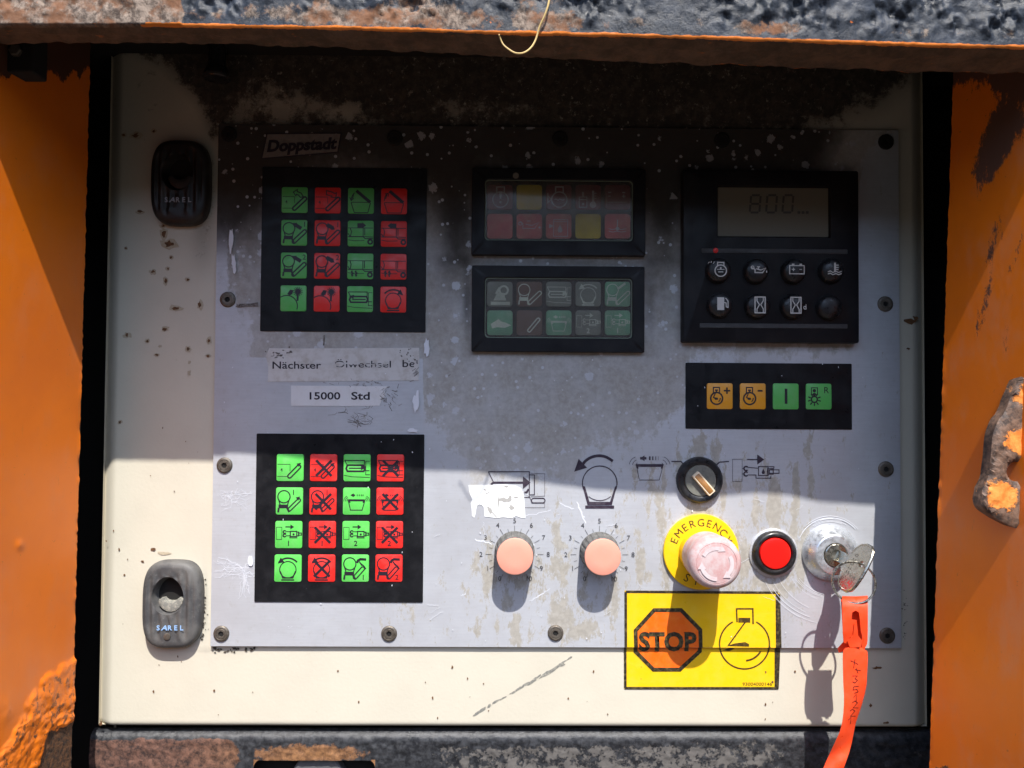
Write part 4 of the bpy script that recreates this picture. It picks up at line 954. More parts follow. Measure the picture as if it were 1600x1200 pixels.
# ================================================================== ENGINE MONITOR
HM = 18
c = [U(x, y, HM) for x, y in ((1067.5, 264), (1343.5, 264), (1343.5, 536), (1067, 535))]
cx, cy, w_, hh = (c[0][0] + c[2][0]) / 2, (c[0][1] + c[2][1]) / 2, c[2][0] - c[0][0], c[2][1] - c[0][1]
mo = thing('engine_monitor', 'black engine monitor box with display reading 800 and eight round buttons', 'monitor', Bp(cx, cy + hh / 2, 0))
a, b = U(1121, 292, 14), U(1295, 371, 14); wx, wy, ww, wh = (a[0] + b[0]) / 2, (a[1] + b[1]) / 2, b[0] - a[0], b[1] - a[1]
R_ = [[Bp(x, y, h) for x, y in rr(*q_, 4)] for q_, h in (((cx, cy, w_, hh, 3), 0), ((cx, cy, w_, hh, 3), HM - 3), ((cx, cy, w_ - 2, hh - 2, 3), HM - .8), ((cx, cy, w_ - 6, hh - 6, 3), HM), ((wx, wy, ww + 4, wh + 4, 2), HM), ((wx, wy, ww, wh, 2), HM - 5))]
v, f = loft(R_); obj('case', v, f, 'case', mo, smooth=True)
v, f = slab(wx, wy, ww - 1, wh - 1, 1, HM - 6, HM - 4.4, .3, 2); lc = obj('lcd_screen', v, f, 'lcd', mo)
i = Ink(); SEG = {'8': 'abcdefg', '0': 'abcdef'}
for k, ch in enumerate('800'):
    ox = 1171.5 + 25.5 * k; oy = 305; W_, H_ = 15, 27; sl = 2.2
    q_ = {'a': ((0, 0), (W_, 0)), 'b': ((W_, 0), (W_, H_ / 2)), 'c': ((W_, H_ / 2), (W_, H_)), 'd': ((0, H_), (W_, H_)), 'e': ((0, H_ / 2), (0, H_)), 'f': ((0, 0), (0, H_ / 2)), 'g': ((0, H_ / 2), (W_, H_ / 2))}
    for s_ in SEG[ch]:
        p, q2 = q_[s_]; t = .09
        pts = [(p[0] + (q2[0] - p[0]) * u, p[1] + (q2[1] - p[1]) * u) for u in (t, 1 - t)]
        i.line([(ox + x + sl * (1 - y / H_), oy + y) for x, y in pts], 3.2)
for k in range(3): i.rect(1246 + 6.5 * k, 330, 1250.5 + 6.5 * k, 334)
i.build('digits', onphoto(HM - 4), HM - 4.2, 'lcdseg', lc)
for y, x0, x1 in ((391.5, 1096, 1324), (508.5, 1093, 1324)):
    a = U(x0, y, HM); b = U(x1, y, HM); v, f = slab((a[0] + b[0]) / 2, a[1], b[0] - a[0], 7, 1, HM - .5, HM + 1, .4, 2); obj('trim_strip', v, f, 'slate', mo)
lx, ly = U(1118, 391.5, HM); v, f = lathe(lx, ly, [(4.2, HM + .8), (3.6, HM + 1.8), (2, HM + 2.1)], 16); obj('warning_light', v, f, 'led', mo, smooth=True)
def b_engine(i): i.circ(0, 3, 9, 1.8).line([(-5, -4), (-5, -10), (5, -10), (5, -4)], 1.8).line([(-6, 1), (6, 1)], 1).rect(-1.2, -2.5, 1.2, 1).line([(-4, 5), (4, 5)], 1.4); [i.line([(-20 + 4 * k, -8 - (k % 2)), (-18 + 4 * k, -11 - k % 2)], 1) for k in range(3)]
def b_oil(i): i.line([(-12, -3), (-6, 0), (-6, 5), (6, 5), (11, -2), (3, 1), (-4, -1)], 1.8).circ(-10, -3, 2.2, 1.4).line([(-3, -4), (2, -4)], 1.6).line([(-.5, -4), (-.5, 0)], 1.2).rect(11.5, 2, 13, 5)
def b_batt(i): i.rect(-11.5, -6, 11.5, 7, 1.6).rect(-8, -9, -4, -6).rect(4, -9, 8, -6).line([(-8, 0), (-3, 0)], 1.4).line([(-5.5, -2.5), (-5.5, 2.5)], 1.4).line([(4, 0), (8, 0)], 1.1)
def b_cool(i): i.rect(-1, -10, 2, 5); [i.rect(2, y, 6, y + 1.6) for y in (-7, -3.5, 0)]; [i.line([(-11, y), (-7, y - 1.5), (-3, y + 1), (2, y - 1), (6, y + 1), (11, y - 1)], 1.5) for y in (4.5, 8)]
def b_fuel(i): i.poly([(-8, -10), (3, -10), (3, 10), (-8, 10)]).line([(3, -2), (6, -1), (6, 5), (9, 6), (9, -4), (5, -9)], 1.5)
def b_hour(i): i.rect(-8, -12, 8, 13, 1.8).line([(-5, -11), (-5, -6), (-1, 0), (-5, 7), (-5, 12)], 1.5).line([(5, -11), (5, -6), (1, 0), (5, 7), (5, 12)], 1.5)
def b_hourd(i): b_hour(i); i.text('d', 14, 3, 8, bold=.01)
spots = [(1127, 419, b_engine), (1184.5, 420, b_oil), (1244, 420, b_batt), (1303, 419.5, b_cool), (1127.5, 473.5, b_fuel), (1186.5, 475, b_hour), (1242.5, 475.5, b_hourd), (1299.5, 477, None)]
for (x, y, fn) in spots:
    hb = HM + 14; X, Y = U(x if x != 1127 else 1125, y + 2, hb)
    v, f = lathe(X, Y, [(19.5, HM - .5), (19, HM + 6), (17.5, HM + 10.5), (14, HM + 13), (8, HM + 14), (2, HM + 14.2)], 36); bt_ = obj('button', v, f, 'black', mo, smooth=True)
    if fn: i = Ink(); fn(i); i.build('symbol', lambda u, w2: (X + u * .97 + 1, Y + w2 * .97 - 1), hb + .5, 'white_ink', bt_, .02)

# maker plates of the latches and the latches themselves
def latch(cx, cy, hx, hy, label, mat, word, ty):
    X, Y = U(cx, cy, 4); HX, HY = U(hx, hy, 8)
    o = thing('door_latch', label, 'latch', Bp(X, Y + 68, -6), 'door latches')
    n = 64; TT = [2 * math.pi * k / n for k in range(n)]
    def sup(t, a, b, e):
        c_, s_ = math.cos(t), math.sin(t); return (a * math.copysign(abs(c_) ** (2 / e), c_), b * math.copysign(abs(s_) ** (2 / e), s_))
    def outer(k, h): return [Bp(X + k[0] * p[0], Y + k[1] * p[1], h) for p in (sup(t, 45.5, 67, 3.4) for t in TT)]
    def hole(a, h, dy=0): return [(HX + (a * p[0]) * (1 - .12 * (p[1] < 0) * (-p[1] / 26)), HY + a * p[1] + dy, h) for p in (sup(t, 24.5, 29, 2.1) for t in TT)]
    R_ = [outer((1, 1), -7), outer((1, 1), 1), outer((.985, .99), 6), outer((.95, .965), 10), outer((.90, .93), 12.2), outer((.84, .88), 13)]
    o_ = [(X + .84 * p[0], Y + .88 * p[1], 13) for p in (sup(t, 45.5, 67, 3.4) for t in TT)]; h_ = hole(1.0, 12)
    for k in range(1, 15):
        a = k / 14; rg_ = []
        for p, q2 in zip(o_, h_):
            x, y = p[0] + (q2[0] - p[0]) * a, p[1] + (q2[1] - p[1]) * a
            gr = 1.9 * math.sin((x - X) / 13.5 * 2 * math.pi + .6) * sst(0, .25, a) * sst(1.0, .85, a) * sst(-60, -35, y - Y) * sst(58, 46, y - Y)
            rg_.append(Bp(x, y, 13.4 + gr))
        R_.append(rg_)
    R_ += [[Bp(*p) for p in hole(.93, 8)], [Bp(*p) for p in hole(.88, -2)], [Bp(*p) for p in hole(.80, -5)]]
    v, f = loft(R_); bd = obj('body', v, f, mat, o, smooth=True)
    obj('recess', [Bp(*p) for p in hole(.86, -3.6)], [tuple(range(n))], 'void', o, smooth='open')  # flat black sheet paints the shade inside the opening
    # bent steel tongue inside the opening, dust on its upper face
    a0, a1 = math.radians(12), math.radians(168); seg = 20; rg_ = []
    for k in range(seg + 1):
        t = a0 + (a1 - a0) * k / seg; c_, s_ = math.cos(t), math.sin(t); wv = 1.2 * fbm(k, hx, 0, 3, 2)
        rg_.append([Bp(HX + 3 + 18 * c_, HY + 2 + 18 * s_ + wv, -3), Bp(HX + 3 + 19 * c_, HY + 4 + 21 * s_, 9), Bp(HX + 3 + 17 * c_, HY + 2 + 17 * s_ + wv, 10.5), Bp(HX + 3 + 12 * c_, HY + 3 + 8 * s_ + wv, 9.5), Bp(HX + 3 + 11.5 * c_, HY + 3 + 7 * s_, -3)])
    v, f = loft(rg_, True, True); obj('bolt_tongue', v, f, 'greyscuff' if mat == 'latch' else 'latch_dark', o, smooth=True)
    kx, ky = U(262 if mat == 'latch' else 279, ty + 13, 12)
    if mat == 'latch': v, f = lathe(kx, ky, [(5.4, 11), (5.2, 15), (4, 15.4)], 14); obj('pin', v, f, 'screw', o, smooth=True)
    i = Ink(); x0 = cx - 22
    for k, ch in enumerate('SAREL'):
        i.text(ch, cx - 4 + (k - 2) * 9.2, ty, 7.4, bold=.03, shear=.3 if ch == 'A' else 0, sx=1.25 if ch == 'A' else 1.0)
    i.build('lettering', onphoto(15.5), 15.5, 'blueprint' if mat == 'latch' else plain('dim_print', (.28, .30, .34), .6), o)
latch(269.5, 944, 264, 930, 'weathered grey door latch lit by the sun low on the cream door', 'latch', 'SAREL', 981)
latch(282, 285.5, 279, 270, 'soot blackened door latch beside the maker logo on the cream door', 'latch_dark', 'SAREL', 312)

# ================================================================== ROTARY KNOBS
for (x, y, lab) in ((804, 861, 'salmon capped dial knob below the torn white sticker'), (936.5, 862, 'salmon capped dial knob below the drum symbol')):
    X, Y = U(x, y); o = thing('dial_knob', lab, 'knob', Bp(X, Y, 0), 'dial knobs')
    rib = lambda t: 1 + .018 * (1 if int(t / (2 * math.pi) * 40) % 2 else -1)
    R_ = [ring(X, Y, 31, .2, 160), ring(X, Y, 31, 2.5, 160), ring(X, Y, 30.4, 3, 160, fr=rib), ring(X, Y, 27.8, 36, 160, fr=rib), ring(X, Y, 27.4, 38.5, 160), ring(X, Y, 26.6, 39, 160)]
    v, f = loft(R_); obj('grip', v, f, 'knob', o, smooth=True)
    v, f = lathe(X, Y, [(27.2, 38.6), (27.5, 41.5), (27.0, 42.8), (25.8, 43.3), (12, 43.5), (2, 43.5)], 72); obj('cap', v, f, 'salmon', o, smooth=True)

# ================================================================== SELECTOR SWITCH
X, Y = U(1092.5, 750); o = thing('selector_switch', 'black ringed selector switch with amber bar handle', 'switch', Bp(X, Y, 0))
v, f = lathe(X, Y, [(36.5, .3), (36, 4), (34.2, 9), (32.5, 10.5), (27.5, 10.8), (25, 9.5), (24.4, 5)], 72); obj('ring', v, f, 'black', o, smooth=True)
v, f = lathe(X, Y, [(24.4, 5), (24.2, 9), (23.4, 9.8), (2, 10)], 60); obj('dial', v, f, 'dialgrey', o, smooth=True)
ax = math.atan2(771 - 741, 1113 - 1087); ux, uy = math.cos(ax), math.sin(ax); hx_, hy_ = U(1100, 756, 16)
def bar(L, W_, h0, h1, name, mat, b=.8, par=None):
    q = rr(0, 0, L, W_, 1.2, 2); rg_ = [[Bp(hx_ + (x * k) * ux - (y * k2) * uy, hy_ + (x * k) * uy + (y * k2) * ux, h) for x, y in q] for h, k, k2 in ((h0, 1, 1), (h1 - b, 1, 1), (h1, 1 - 1.2 / L, 1 - 1.2 / W_))]
    v, f = loft(rg_); return obj(name, v, f, mat, par or o, smooth=True)
hd = bar(40, 12.5, 9, 17, 'handle', 'cream'); bar(35.5, 8.2, 16.5, 17.6, 'inlay', 'brownbar', .4, hd)

# ================================================================== EMERGENCY STOP
X, Y = U(1094.5, 861.5); o = thing('emergency_stop', 'emergency stop button with bleached red mushroom head on yellow disc', 'button', Bp(X, Y, 0))
v, f = lathe(X, Y, [(58.6, .2), (58.6, 4.2), (57.6, 5.2), (30, 5.4), (20, 5.4)], 90); dsk = obj('disc', v, f, 'yellow', o, smooth=True)
i = Ink()
def arctext(s, R, a_mid, cap, step, inward=False):
    n = len(s)
    for k, ch in enumerate(s):
        a = a_mid + (k - (n - 1) / 2) * step * (-1 if inward else 1); t = math.radians(a)
        i.text(ch, X + R * math.cos(t), Y + R * math.sin(t), cap, rot=a + (90 if not inward else -90))
arctext('EMERGENCY', 45.5, -91, 11.5, 16.6); i.build('lettering', lambda x, y: (x, y), 5.6, 'brownprint', dsk)
i = Ink(); arctext('STOP', 45.5, 91, 12.5, 19, True); i.build('lettering', lambda x, y: (x, y), 5.6, 'brownprint', dsk)
v, f = lathe(X, Y, [(35, 5.2), (34.6, 14), (33.5, 24), (30, 29)], 64); obj('collar', v, f, 'yellow', o, smooth=True)
R_ = []
for r, h in ((30, 27), (34.6, 27.5), (36, 30), (36.6, 36), (36.2, 46), (36.8, 58), (38.2, 70), (38.6, 78), (37.6, 84), (35, 88.5), (31, 91), (29.6, 91.2), (29.2, 90.4), (28.6, 91.2), (20, 92), (8, 92.4), (1, 92.4)): R_.append(ring(X, Y, r, h, 96))
v, f = loft(R_); hd = obj('mushroom_head', v, f, 'estop', o, smooth=True)
i = Ink()
for k in range(3):
    a0 = k * 120 - 30; i.arc(X, Y, 22, a0, a0 + 78, 5.6, 14); t = math.radians(a0 + 88); i.tri((X + 22 * math.cos(t + .14), Y + 22 * math.sin(t + .14)), (-math.sin(t), math.cos(t)), 10, 12)
i.build('turn_arrows', lambda x, y: (x, y), 92.7, 'estop_white', hd, .01)

# ================================================================== RED PUSH BUTTON
X, Y = U(1208, 863); o = thing('push_button', 'round red push button with black bezel beside the key switch', 'button', Bp(X, Y, 0))
oct_ = lambda t: 1 / max(.985, math.cos(((t + .3) % (math.pi / 3)) - math.pi / 6))
v, f = loft([ring(X, Y + 1, 37.5, .2, 72, fr=oct_), ring(X, Y + 1, 37.5, 2.4, 72, fr=oct_), ring(X, Y + 1, 36.6, 3, 72, fr=oct_)]); obj('washer', v, f, plain('bright_washer', (.60, .61, .64), .4, .5, dust=(.4, .38, .34), amt=.4, size=6, speck=.3), o, smooth=True)
v, f = lathe(X, Y, [(34.5, 2.5), (34.2, 7), (32, 11), (29.5, 12.3), (27, 12), (25.2, 9.5), (24.8, 5)], 72); obj('bezel', v, f, 'black', o, smooth=True)
v, f = lathe(X, Y, [(24.6, 5), (24.4, 9.5), (23.4, 11.2), (21, 11.9), (12, 12.4), (2, 12.6)], 60); obj('lens', v, f, 'lens_red', o, smooth=True)

# ================================================================== KEY SWITCH, KEY, RING AND TAG
X, Y = U(1296, 863); ks = thing('key_switch', 'round zinc key switch with key inserted', 'switch', Bp(X, Y, 0))
v, f = lathe(X, Y, [(43.5, .2), (43.4, 4), (42.8, 5.5), (31.5, 21.5), (30.3, 22.8), (29, 23.2), (18.9, 23.4), (18.6, 20)], 96); obj('collar', v, f, 'chrome', ks, smooth=True)
v, f = lathe(X, Y, [(18.6, 20), (17.6, 20.2), (17.4, 24.5), (16.2, 25.6), (9, 26), (8.4, 23.6), (3, 23.4)], 64); core = obj('lock_core', v, f, 'nickel', ks, smooth=True)
D = Vector((-.50, .866)); D.normalize()     # in-plate direction of the key's width (X, Y down)
def kp(u, h, off=0.0):
    off += .22 * (h - 26); return Bp(X + 2 + u * D.x + off * D.y, Y + u * D.y - off * D.x, h)
ky = thing('key', 'worn nickel key standing in the key switch', 'key', kp(0, 28))
ol_ = [(u_ * 1.08 + (4 if h_ > 45 else 0), h_) for u_, h_ in [(-8, 20), (-8, 40), (-9, 46), (-14, 51), (-24, 54), (-31, 60), (-34.5, 69), (-34, 79), (-29, 86.5), (-20, 89.5), (-8, 91), (8, 91), (20, 89.5), (29, 86.5), (34, 79), (34.5, 69), (31, 60), (24, 54), (14, 51), (9, 46), (8, 40), (8, 20)]]
def hexpt(cx_, cy_, r, n_=12): return [(cx_ + r * math.cos(2 * math.pi * k / n_), cy_ + r * math.sin(2 * math.pi * k / n_)) for k in range(n_)]
def plate_with_hole(outline, hole, fn, th):
    bm = bmesh.new(); L = []
    for loop in (outline, hole):
        vs_ = [bm.verts.new(fn(u, h, -th)) for u, h in loop]; L.append([bm.edges.new((vs_[k], vs_[(k + 1) % len(vs_)])) for k in range(len(vs_))])
    bmesh.ops.triangle_fill(bm, edges=[e for l_ in L for e in l_], use_beauty=True)
    fs_ = list(bm.faces); n0 = (fn(0, 0, 1) - fn(0, 0, 0)).normalized()
    ex = bmesh.ops.extrude_face_region(bm, geom=fs_); nv = [e for e in ex['geom'] if isinstance(e, bmesh.types.BMVert)]
    bmesh.ops.translate(bm, verts=nv, vec=fn(0, 0, 2 * th) - fn(0, 0, 0)); bmesh.ops.recalc_face_normals(bm, faces=bm.faces)
    bm.verts.index_update(); out = ([v.co.copy() for v in bm.verts], [tuple(v.index for v in f_.verts) for f_ in bm.faces]); bm.free(); return out
v, f = plate_with_hole(ol_, hexpt(-4, 80, 5), kp, 2.0); bow = obj('bow', v, f, 'nickel', ky)
rim = tube([kp(u_, h_) for u_, h_ in ol_[3:19]], 2.6 * K, 8); obj('bow_rim', rim[0], rim[1], 'nickel', bow, smooth=True)
i = Ink()
for k in range(5): i.line([(-14 + 7 * k, 66), (-11 + 7 * k, 66), (-11 + 7 * k, 61), (-14 + 7 * k, 61)], .9, k % 2 == 0)
obj('stamped_code', [kp(x, y, -2.3) for x, y, l_ in i.v], i.f, plain('stamped_recess', (.10, .09, .075), .6), bow, smooth='open')
rc = kp(-2, 84); tgx, tgy = U(1334, 910, 84); RC = Bp(tgx, tgy, 84)
rgp = []
for k in range(48):
    t = 2 * math.pi * k / 48; rgp.append(Bp(tgx + 29 * math.cos(t), tgy + 29 * math.sin(t), 84 + 7 * math.cos(t - .6)))
v, f = tube(rgp, 1.6 * K, 8, True); kr = obj('key_ring', v, f, 'nickel', None, smooth=True); tag(kr, 'thin wire split ring hanging from the key', 'ring')

tg = thing('key_tag', 'long red orange plastic key tag with handwritten number', 'tag', P(1336, 1010, 84))
def strip(poly, hf, th, name, mat, par):
    """thin bent strip from a photo outline; hf gives its distance off the plate"""
    bm = bmesh.new(); vs_ = [bm.verts.new((x, y, 0)) for x, y in poly]; bm.faces.new(vs_); bmesh.ops.triangulate(bm, faces=bm.faces)
    for _ in range(2): bmesh.ops.subdivide_edges(bm, edges=[e for e in bm.edges if e.calc_length() > 8], cuts=2, use_grid_fill=True)
    bmesh.ops.triangulate(bm, faces=bm.faces)
    for v_ in bm.verts: x, y = v_.co.x, v_.co.y; h = hf(x, y); v_.co = P(x, y, h)
    ex = bmesh.ops.extrude_face_region(bm, geom=list(bm.faces)); nv = [e for e in ex['geom'] if isinstance(e, bmesh.types.BMVert)]
    bmesh.ops.translate(bm, verts=nv, vec=(0, th * K, 0)); bmesh.ops.recalc_face_normals(bm, faces=bm.faces); bm.verts.index_update()
    out = ([v_.co.copy() for v_ in bm.verts], [tuple(v_.index for v_ in f_.verts) for f_ in bm.faces]); bm.free()
    return obj(name, out[0], out[1], mat, par, smooth=True)
hfr = lambda x, y: 86 + 5 * sst(932, 950, y) - 4 * sst(985, 1012, y) + .9 * math.sin((y + x * .4) * .11)
def neck(x, y): return hfr(x, y) + 1.4
strip([(1316, 931.5), (1337, 932), (1337, 954), (1331.5, 957), (1330.5, 968), (1338.5, 969), (1339, 985), (1327, 997), (1324, 1006), (1318.5, 1004.5), (1317, 990)], hfr, .8, 'folded_strap', 'tag', tg)
strip([(1337, 932), (1356, 931), (1356, 985), (1355.5, 1003), (1350, 1003), (1345, 986), (1343.5, 967), (1342, 957), (1337, 954)], hfr, .8, 'folded_strap', 'tag', tg)
strip([(1335, 974), (1339, 974), (1341, 993), (1347, 1001), (1345, 1011), (1328, 1011.5), (1324, 1001), (1333, 994)], lambda x, y: hfr(x, y) + 2.2, .8, 'barbed_tongue', 'tag', tg)
strip([(1314, 935), (1354, 935), (1355, 1006), (1350, 1016), (1320, 1017), (1311, 1020), (1309, 1013), (1318, 1003)], lambda x, y: 79 - 3 * sst(960, 1015, y), .8, 'back_strap', 'tag', tg)
ctr = [(1012, 1325, 1346), (1014, 1321, 1349), (1017.5, 1317.5, 1355.5), (1030, 1317, 1356), (1050, 1317.5, 1355), (1070, 1318, 1354), (1085, 1319, 1351), (1100, 1319, 1347), (1115, 1318, 1342), (1130, 1316, 1337), (1145, 1312, 1334), (1160, 1305, 1331), (1175, 1298, 1327), (1190, 1291, 1322), (1210, 1283, 1315), (1240, 1272, 1304)]
V = []; nc = 9; yy = list(np.linspace(1012, 1240, 90))
def low_h(y, a): return 86 + 3 * math.sin((y - 1012) / 50) + (a - .5) * (-4 - 14 * sst(1060, 1130, y) + 22 * sst(1130, 1200, y)) + 2.2 * math.sin(y / 12 + a * 3) * sst(1130, 1180, y) + 2.5 * math.cos((a - .5) * 3)
for side_ in (0, .8):
    for y in yy:
        xl = float(np.interp(y, [c_[0] for c_ in ctr], [c_[1] for c_ in ctr])); xr = float(np.interp(y, [c_[0] for c_ in ctr], [c_[2] for c_ in ctr]))
        for k in range(nc): a = k / (nc - 1); V.append(P(xl + (xr - xl) * a, y, low_h(y, a)) + Vector((0, side_ * K, 0)))
n0 = nc * len(yy); Fc = []
for j in range(len(yy) - 1):
    for k in range(nc - 1):
        a = j * nc + k; Fc += [(a, a + 1, a + nc + 1, a + nc), (n0 + a, n0 + a + nc, n0 + a + nc + 1, n0 + a + 1)]
    a = j * nc; Fc += [(a, a + nc, n0 + a + nc, n0 + a), (a + nc - 1, n0 + a + nc - 1, n0 + a + 2 * nc - 1, a + 2 * nc - 1)]
low = obj('hanging_strip', V, Fc, 'tag', tg, smooth=True)
i = Ink()
def hand(pts, x, y, s=1.0): i.line([(x + a * s, y + b * s) for a, b in pts], .95)
hand([(-6, 0), (6, 6)], 1335, 1032); hand([(-1, -6), (-3, 8)], 1337, 1036); hand([(0, 6), (9, 8)], 1336, 1040); hand([(0, 4), (3, 12)], 1338, 1040)         # F lying on its side
hand([(-4, -4), (4, -4), (0, 0), (4, 3), (0, 7), (-4, 5)], 1336, 1060); hand([(5, -4), (-3, -3), (-4, 2), (2, 1), (4, 5), (-2, 7)], 1337, 1076)
hand([(-3, 2), (1, -4), (1, 8)], 1337, 1088); hand([(-4, -2), (0, -5), (4, -2), (-3, 6), (5, 6)], 1336, 1100); hand([(-4, -2), (0, -5), (4, -2), (-3, 6), (5, 6)], 1332, 1113); hand([(-3, 1), (1, -4), (0, 7)], 1329, 1124)
def tagmap(x, y):
    xl = float(np.interp(y, [c_[0] for c_ in ctr], [c_[1] for c_ in ctr])); xr = float(np.interp(y, [c_[0] for c_ in ctr], [c_[2] for c_ in ctr])); return low_h(y, (x - xl) / (xr - xl)) + .6
fine_v = []; obj('handwriting', [P(x, y, tagmap(x, y)) for x, y, l_ in i.v], i.f, plain('dark_pen', (.10, .012, .012), .5), low, smooth='open')

# ================================================================== STOP STICKER (bridges plate edge and door)
ss = thing('warning_sticker', 'yellow warning sticker reading STOP bridging the plate edge', 'sticker', P(1097, 1076, 0))
def split_build(ink, name, base, mat, step=.02):
    """the sheet lies on the plate above its lower edge and on the door below it"""
    for part in (0, 1):
        bm = bmesh.new(); vs_ = [bm.verts.new((*U(x, y, 0 if y < 1012 else -5.5), l_ * step)) for x, y, l_ in ink.v]
        for fc in ink.f:
            try: bm.faces.new([vs_[k] for k in fc])
            except ValueError: pass
        bmesh.ops.triangulate(bm, faces=bm.faces)
        bmesh.ops.bisect_plane(bm, geom=list(bm.verts) + list(bm.edges) + list(bm.faces), plane_co=(0, PY1 - .4, 0), plane_no=(0, 1, 0), clear_outer=(part == 0), clear_inner=(part == 1), dist=.0001)
        bm.verts.index_update()
        if bm.verts and bm.faces: obj(name, [Bp(v_.co.x, v_.co.y, (base if part == 0 else base - 5.6) + v_.co.z) for v_ in bm.verts], [tuple(v_.index for v_ in f_.verts) for f_ in bm.faces], mat, ss, smooth='open')
        bm.free()
i = Ink(); i.poly([(976, 922.5), (1212, 924.5), (1218.5, 928), (1219, 1012), (1216.5, 1076.5), (975, 1076)]); split_build(i, 'sheet', .5, 'yellow')
i = Ink(); i.line([(977.6, 924.5), (1215, 926)], 4).line([(977.6, 924.5), (977, 1075)], 4).line([(976, 1074.8), (1216, 1075)], 3.6).poly([(1211.5, 925), (1218.8, 929), (1219, 1012), (1216.5, 1076), (1210, 1076), (1212, 1010)])
split_build(i, 'border', .75, 'wornblack')
oc = [(1022, 953), (1064, 953), (1094, 984), (1093.5, 1017), (1062, 1046), (1021, 1046), (993, 1018), (993, 985)]
i = Ink(); i.poly(oc); split_build(i, 'octagon_field', .75, 'octred')
i = Ink(); i.line(oc, 6, True); split_build(i, 'octagon_border', 1.0, 'wornblack')
i = Ink(); i.text('STOP', 1043, 1002, 27, bold=.04, width=90); split_build(i, 'lettering', 1.25, 'wornblack')
i = Ink(); i.arc(1163, 1006, 39, -62, 242, 2.4, 60).line([(1151.5, 972), (1150.5, 951), (1176, 951), (1176.5, 975)], 2.4).rect(1153.5, 965, 1172, 972.5).line([(1164, 972), (1138, 1008)], 2.2)
i.poly([(1135, 1009), (1148, 1005), (1164, 1003), (1170, 1006), (1170, 1010)]).poly([(1128, 1016), (1140, 1012), (1148, 1013), (1140, 1017)]).arc(1163, 1003, 29, 30, 85, 2.8, 12).text('93004000146', 1183, 1068.5, 5.0, width=46)
split_build(i, 'engine_symbol', .8, 'brownprint')
i = Ink(); i.text('', 0, 0, 1) if False else None

# ================================================================== LUG, STRAW, BUMPER, BRACKET
hl = 270
lgx, lgy = U(1572, 710, hl); lg = thing('steel_lug', 'rusty steel lug with orange paint patches and a round hole', 'lug', Bp(lgx, lgy, hl - 10))
out = [(1612, 586), (1596, 588), (1588, 600), (1580, 618), (1571, 642), (1558, 660), (1551, 682), (1548, 712), (1545, 742), (1536, 764), (1532, 782), (1535, 794), (1548, 805), (1570, 818), (1590, 826), (1625, 832), (1670, 815), (1680, 640), (1660, 590)]
oq = [U(x, y, hl) for x, y in smoothpath(out, 3)]; hole_c = U(1588, 737, hl)
bm = bmesh.new(); L = []
for loop in (oq, hexpt(hole_c[0], hole_c[1], 12, 20)):
    vs_ = [bm.verts.new((x, y, 0)) for x, y in loop]; L += [bm.edges.new((vs_[k], vs_[(k + 1) % len(vs_)])) for k in range(len(vs_))]
bmesh.ops.triangle_fill(bm, edges=L, use_beauty=True)
for _ in range(3): bmesh.ops.subdivide_edges(bm, edges=[e for e in bm.edges if e.calc_length() > 7 and not e.is_boundary], cuts=1); bmesh.ops.triangulate(bm, faces=bm.faces)
at = []
bverts = {v_ for e in bm.edges if e.is_boundary for v_ in e.verts}
for v_ in bm.verts:
    px_, py_ = pix(v_.co.x, v_.co.y, hl); v_.co.z = (0 if v_ in bverts else 3.5) + 1.6 * fbm(px_, py_, 0, 14, 3)
bm.verts.index_update()
ex = bmesh.ops.extrude_face_region(bm, geom=list(bm.faces)); nv = [e for e in ex['geom'] if isinstance(e, bmesh.types.BMVert)]
bmesh.ops.translate(bm, verts=nv, vec=(0, 0, -16)); bmesh.ops.recalc_face_normals(bm, faces=bm.faces); bm.verts.index_update()
V = []; A = []
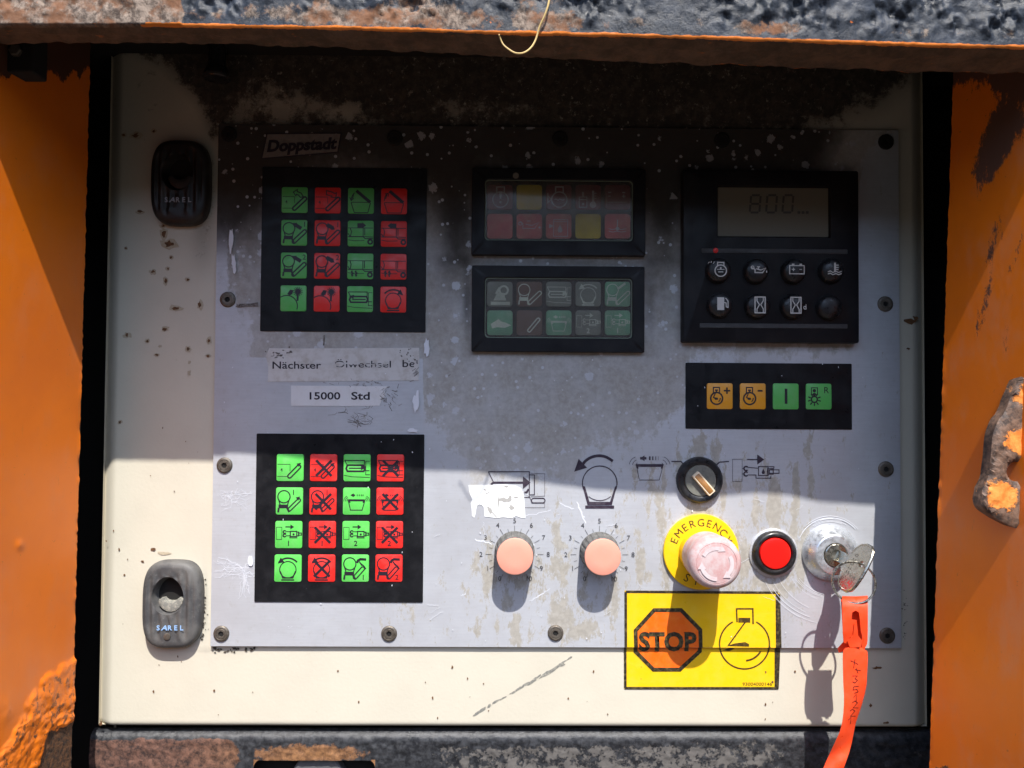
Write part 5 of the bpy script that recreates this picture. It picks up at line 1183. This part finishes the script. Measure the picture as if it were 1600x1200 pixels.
for v_ in bm.verts:
    px_, py_ = pix(v_.co.x, v_.co.y, hl); V.append(Bp(v_.co.x, v_.co.y, hl + v_.co.z))
    A.append((1.0 * gs(px_, py_, 1590, 690, 24, 22) + gs(px_, py_, 1563, 776, 26, 28) + .8 * gs(px_, py_, 1597, 620, 16, 26), 0, 0))
obj('plate', V, [tuple(v_.index for v_ in f_.verts) for f_ in bm.faces], 'lug', lg, smooth=True, attr=A); bm.free()

pts = smoothpath([(862, -40), (858, 0), (852, 22), (843, 42), (837, 62), (829, 75), (818, 82.5), (806, 83), (795, 77), (786, 69), (781, 58), (780, 54)], 6)
hE = edge(U(810, 60, 325)[0])[1]
v, f = tube([P(x, y, hE + 7 + 3 * math.sin(k * .2)) for k, (x, y) in enumerate(pts)], lambda t: (1.25 - .45 * t) * K, 7)
tag(obj('straw_stem', v, f, 'straw', None, smooth=True), 'dry curled straw stem hanging from the top beam', 'straw')

bx, by = U(339, 120, 30); bp = thing('rubber_bumper', 'black rubber bumper hanging from the roof above the upper latch', 'bumper', Bp(bx, -546, 30))
def vring(r, Y): return [Bp(bx + r * math.cos(t), Y, 30 + r * math.sin(t)) for t in [2 * math.pi * k / 32 for k in range(32)]]
v, f = loft([vring(13, -548), vring(13, by - 22), vring(15, by - 14), vring(19, by - 4), vring(20, by + 2), vring(18, by + 4)]); obj('rubber', v, f, 'black', bp, smooth=True)
v, f = loft([vring(20.3, by - 1), vring(20.6, by + 1), vring(20.3, by + 3)], cap1=False); obj('rim', v, f, 'slate', bp, smooth=True)
a = U(-12, 62, 235); b = U(46, 110, 235); bk_ = thing('hinge_bracket', 'small black steel bracket high on the orange side sheet', 'bracket', Bp(a[0], b[1], 235))
v, f = slab((a[0] + b[0]) / 2 - 8, (a[1] + b[1]) / 2 - 8, b[0] - a[0] + 24, b[1] - a[1] + 20, 3, 205, 236, 2, 3); obj('block', v, f, 'void', bk_)
v, f = lathe(b[0] - 16, b[1] - 24, [(8, 235), (8, 240), (6, 241)], 6); obj('nut', v, f, 'screw', bk_)
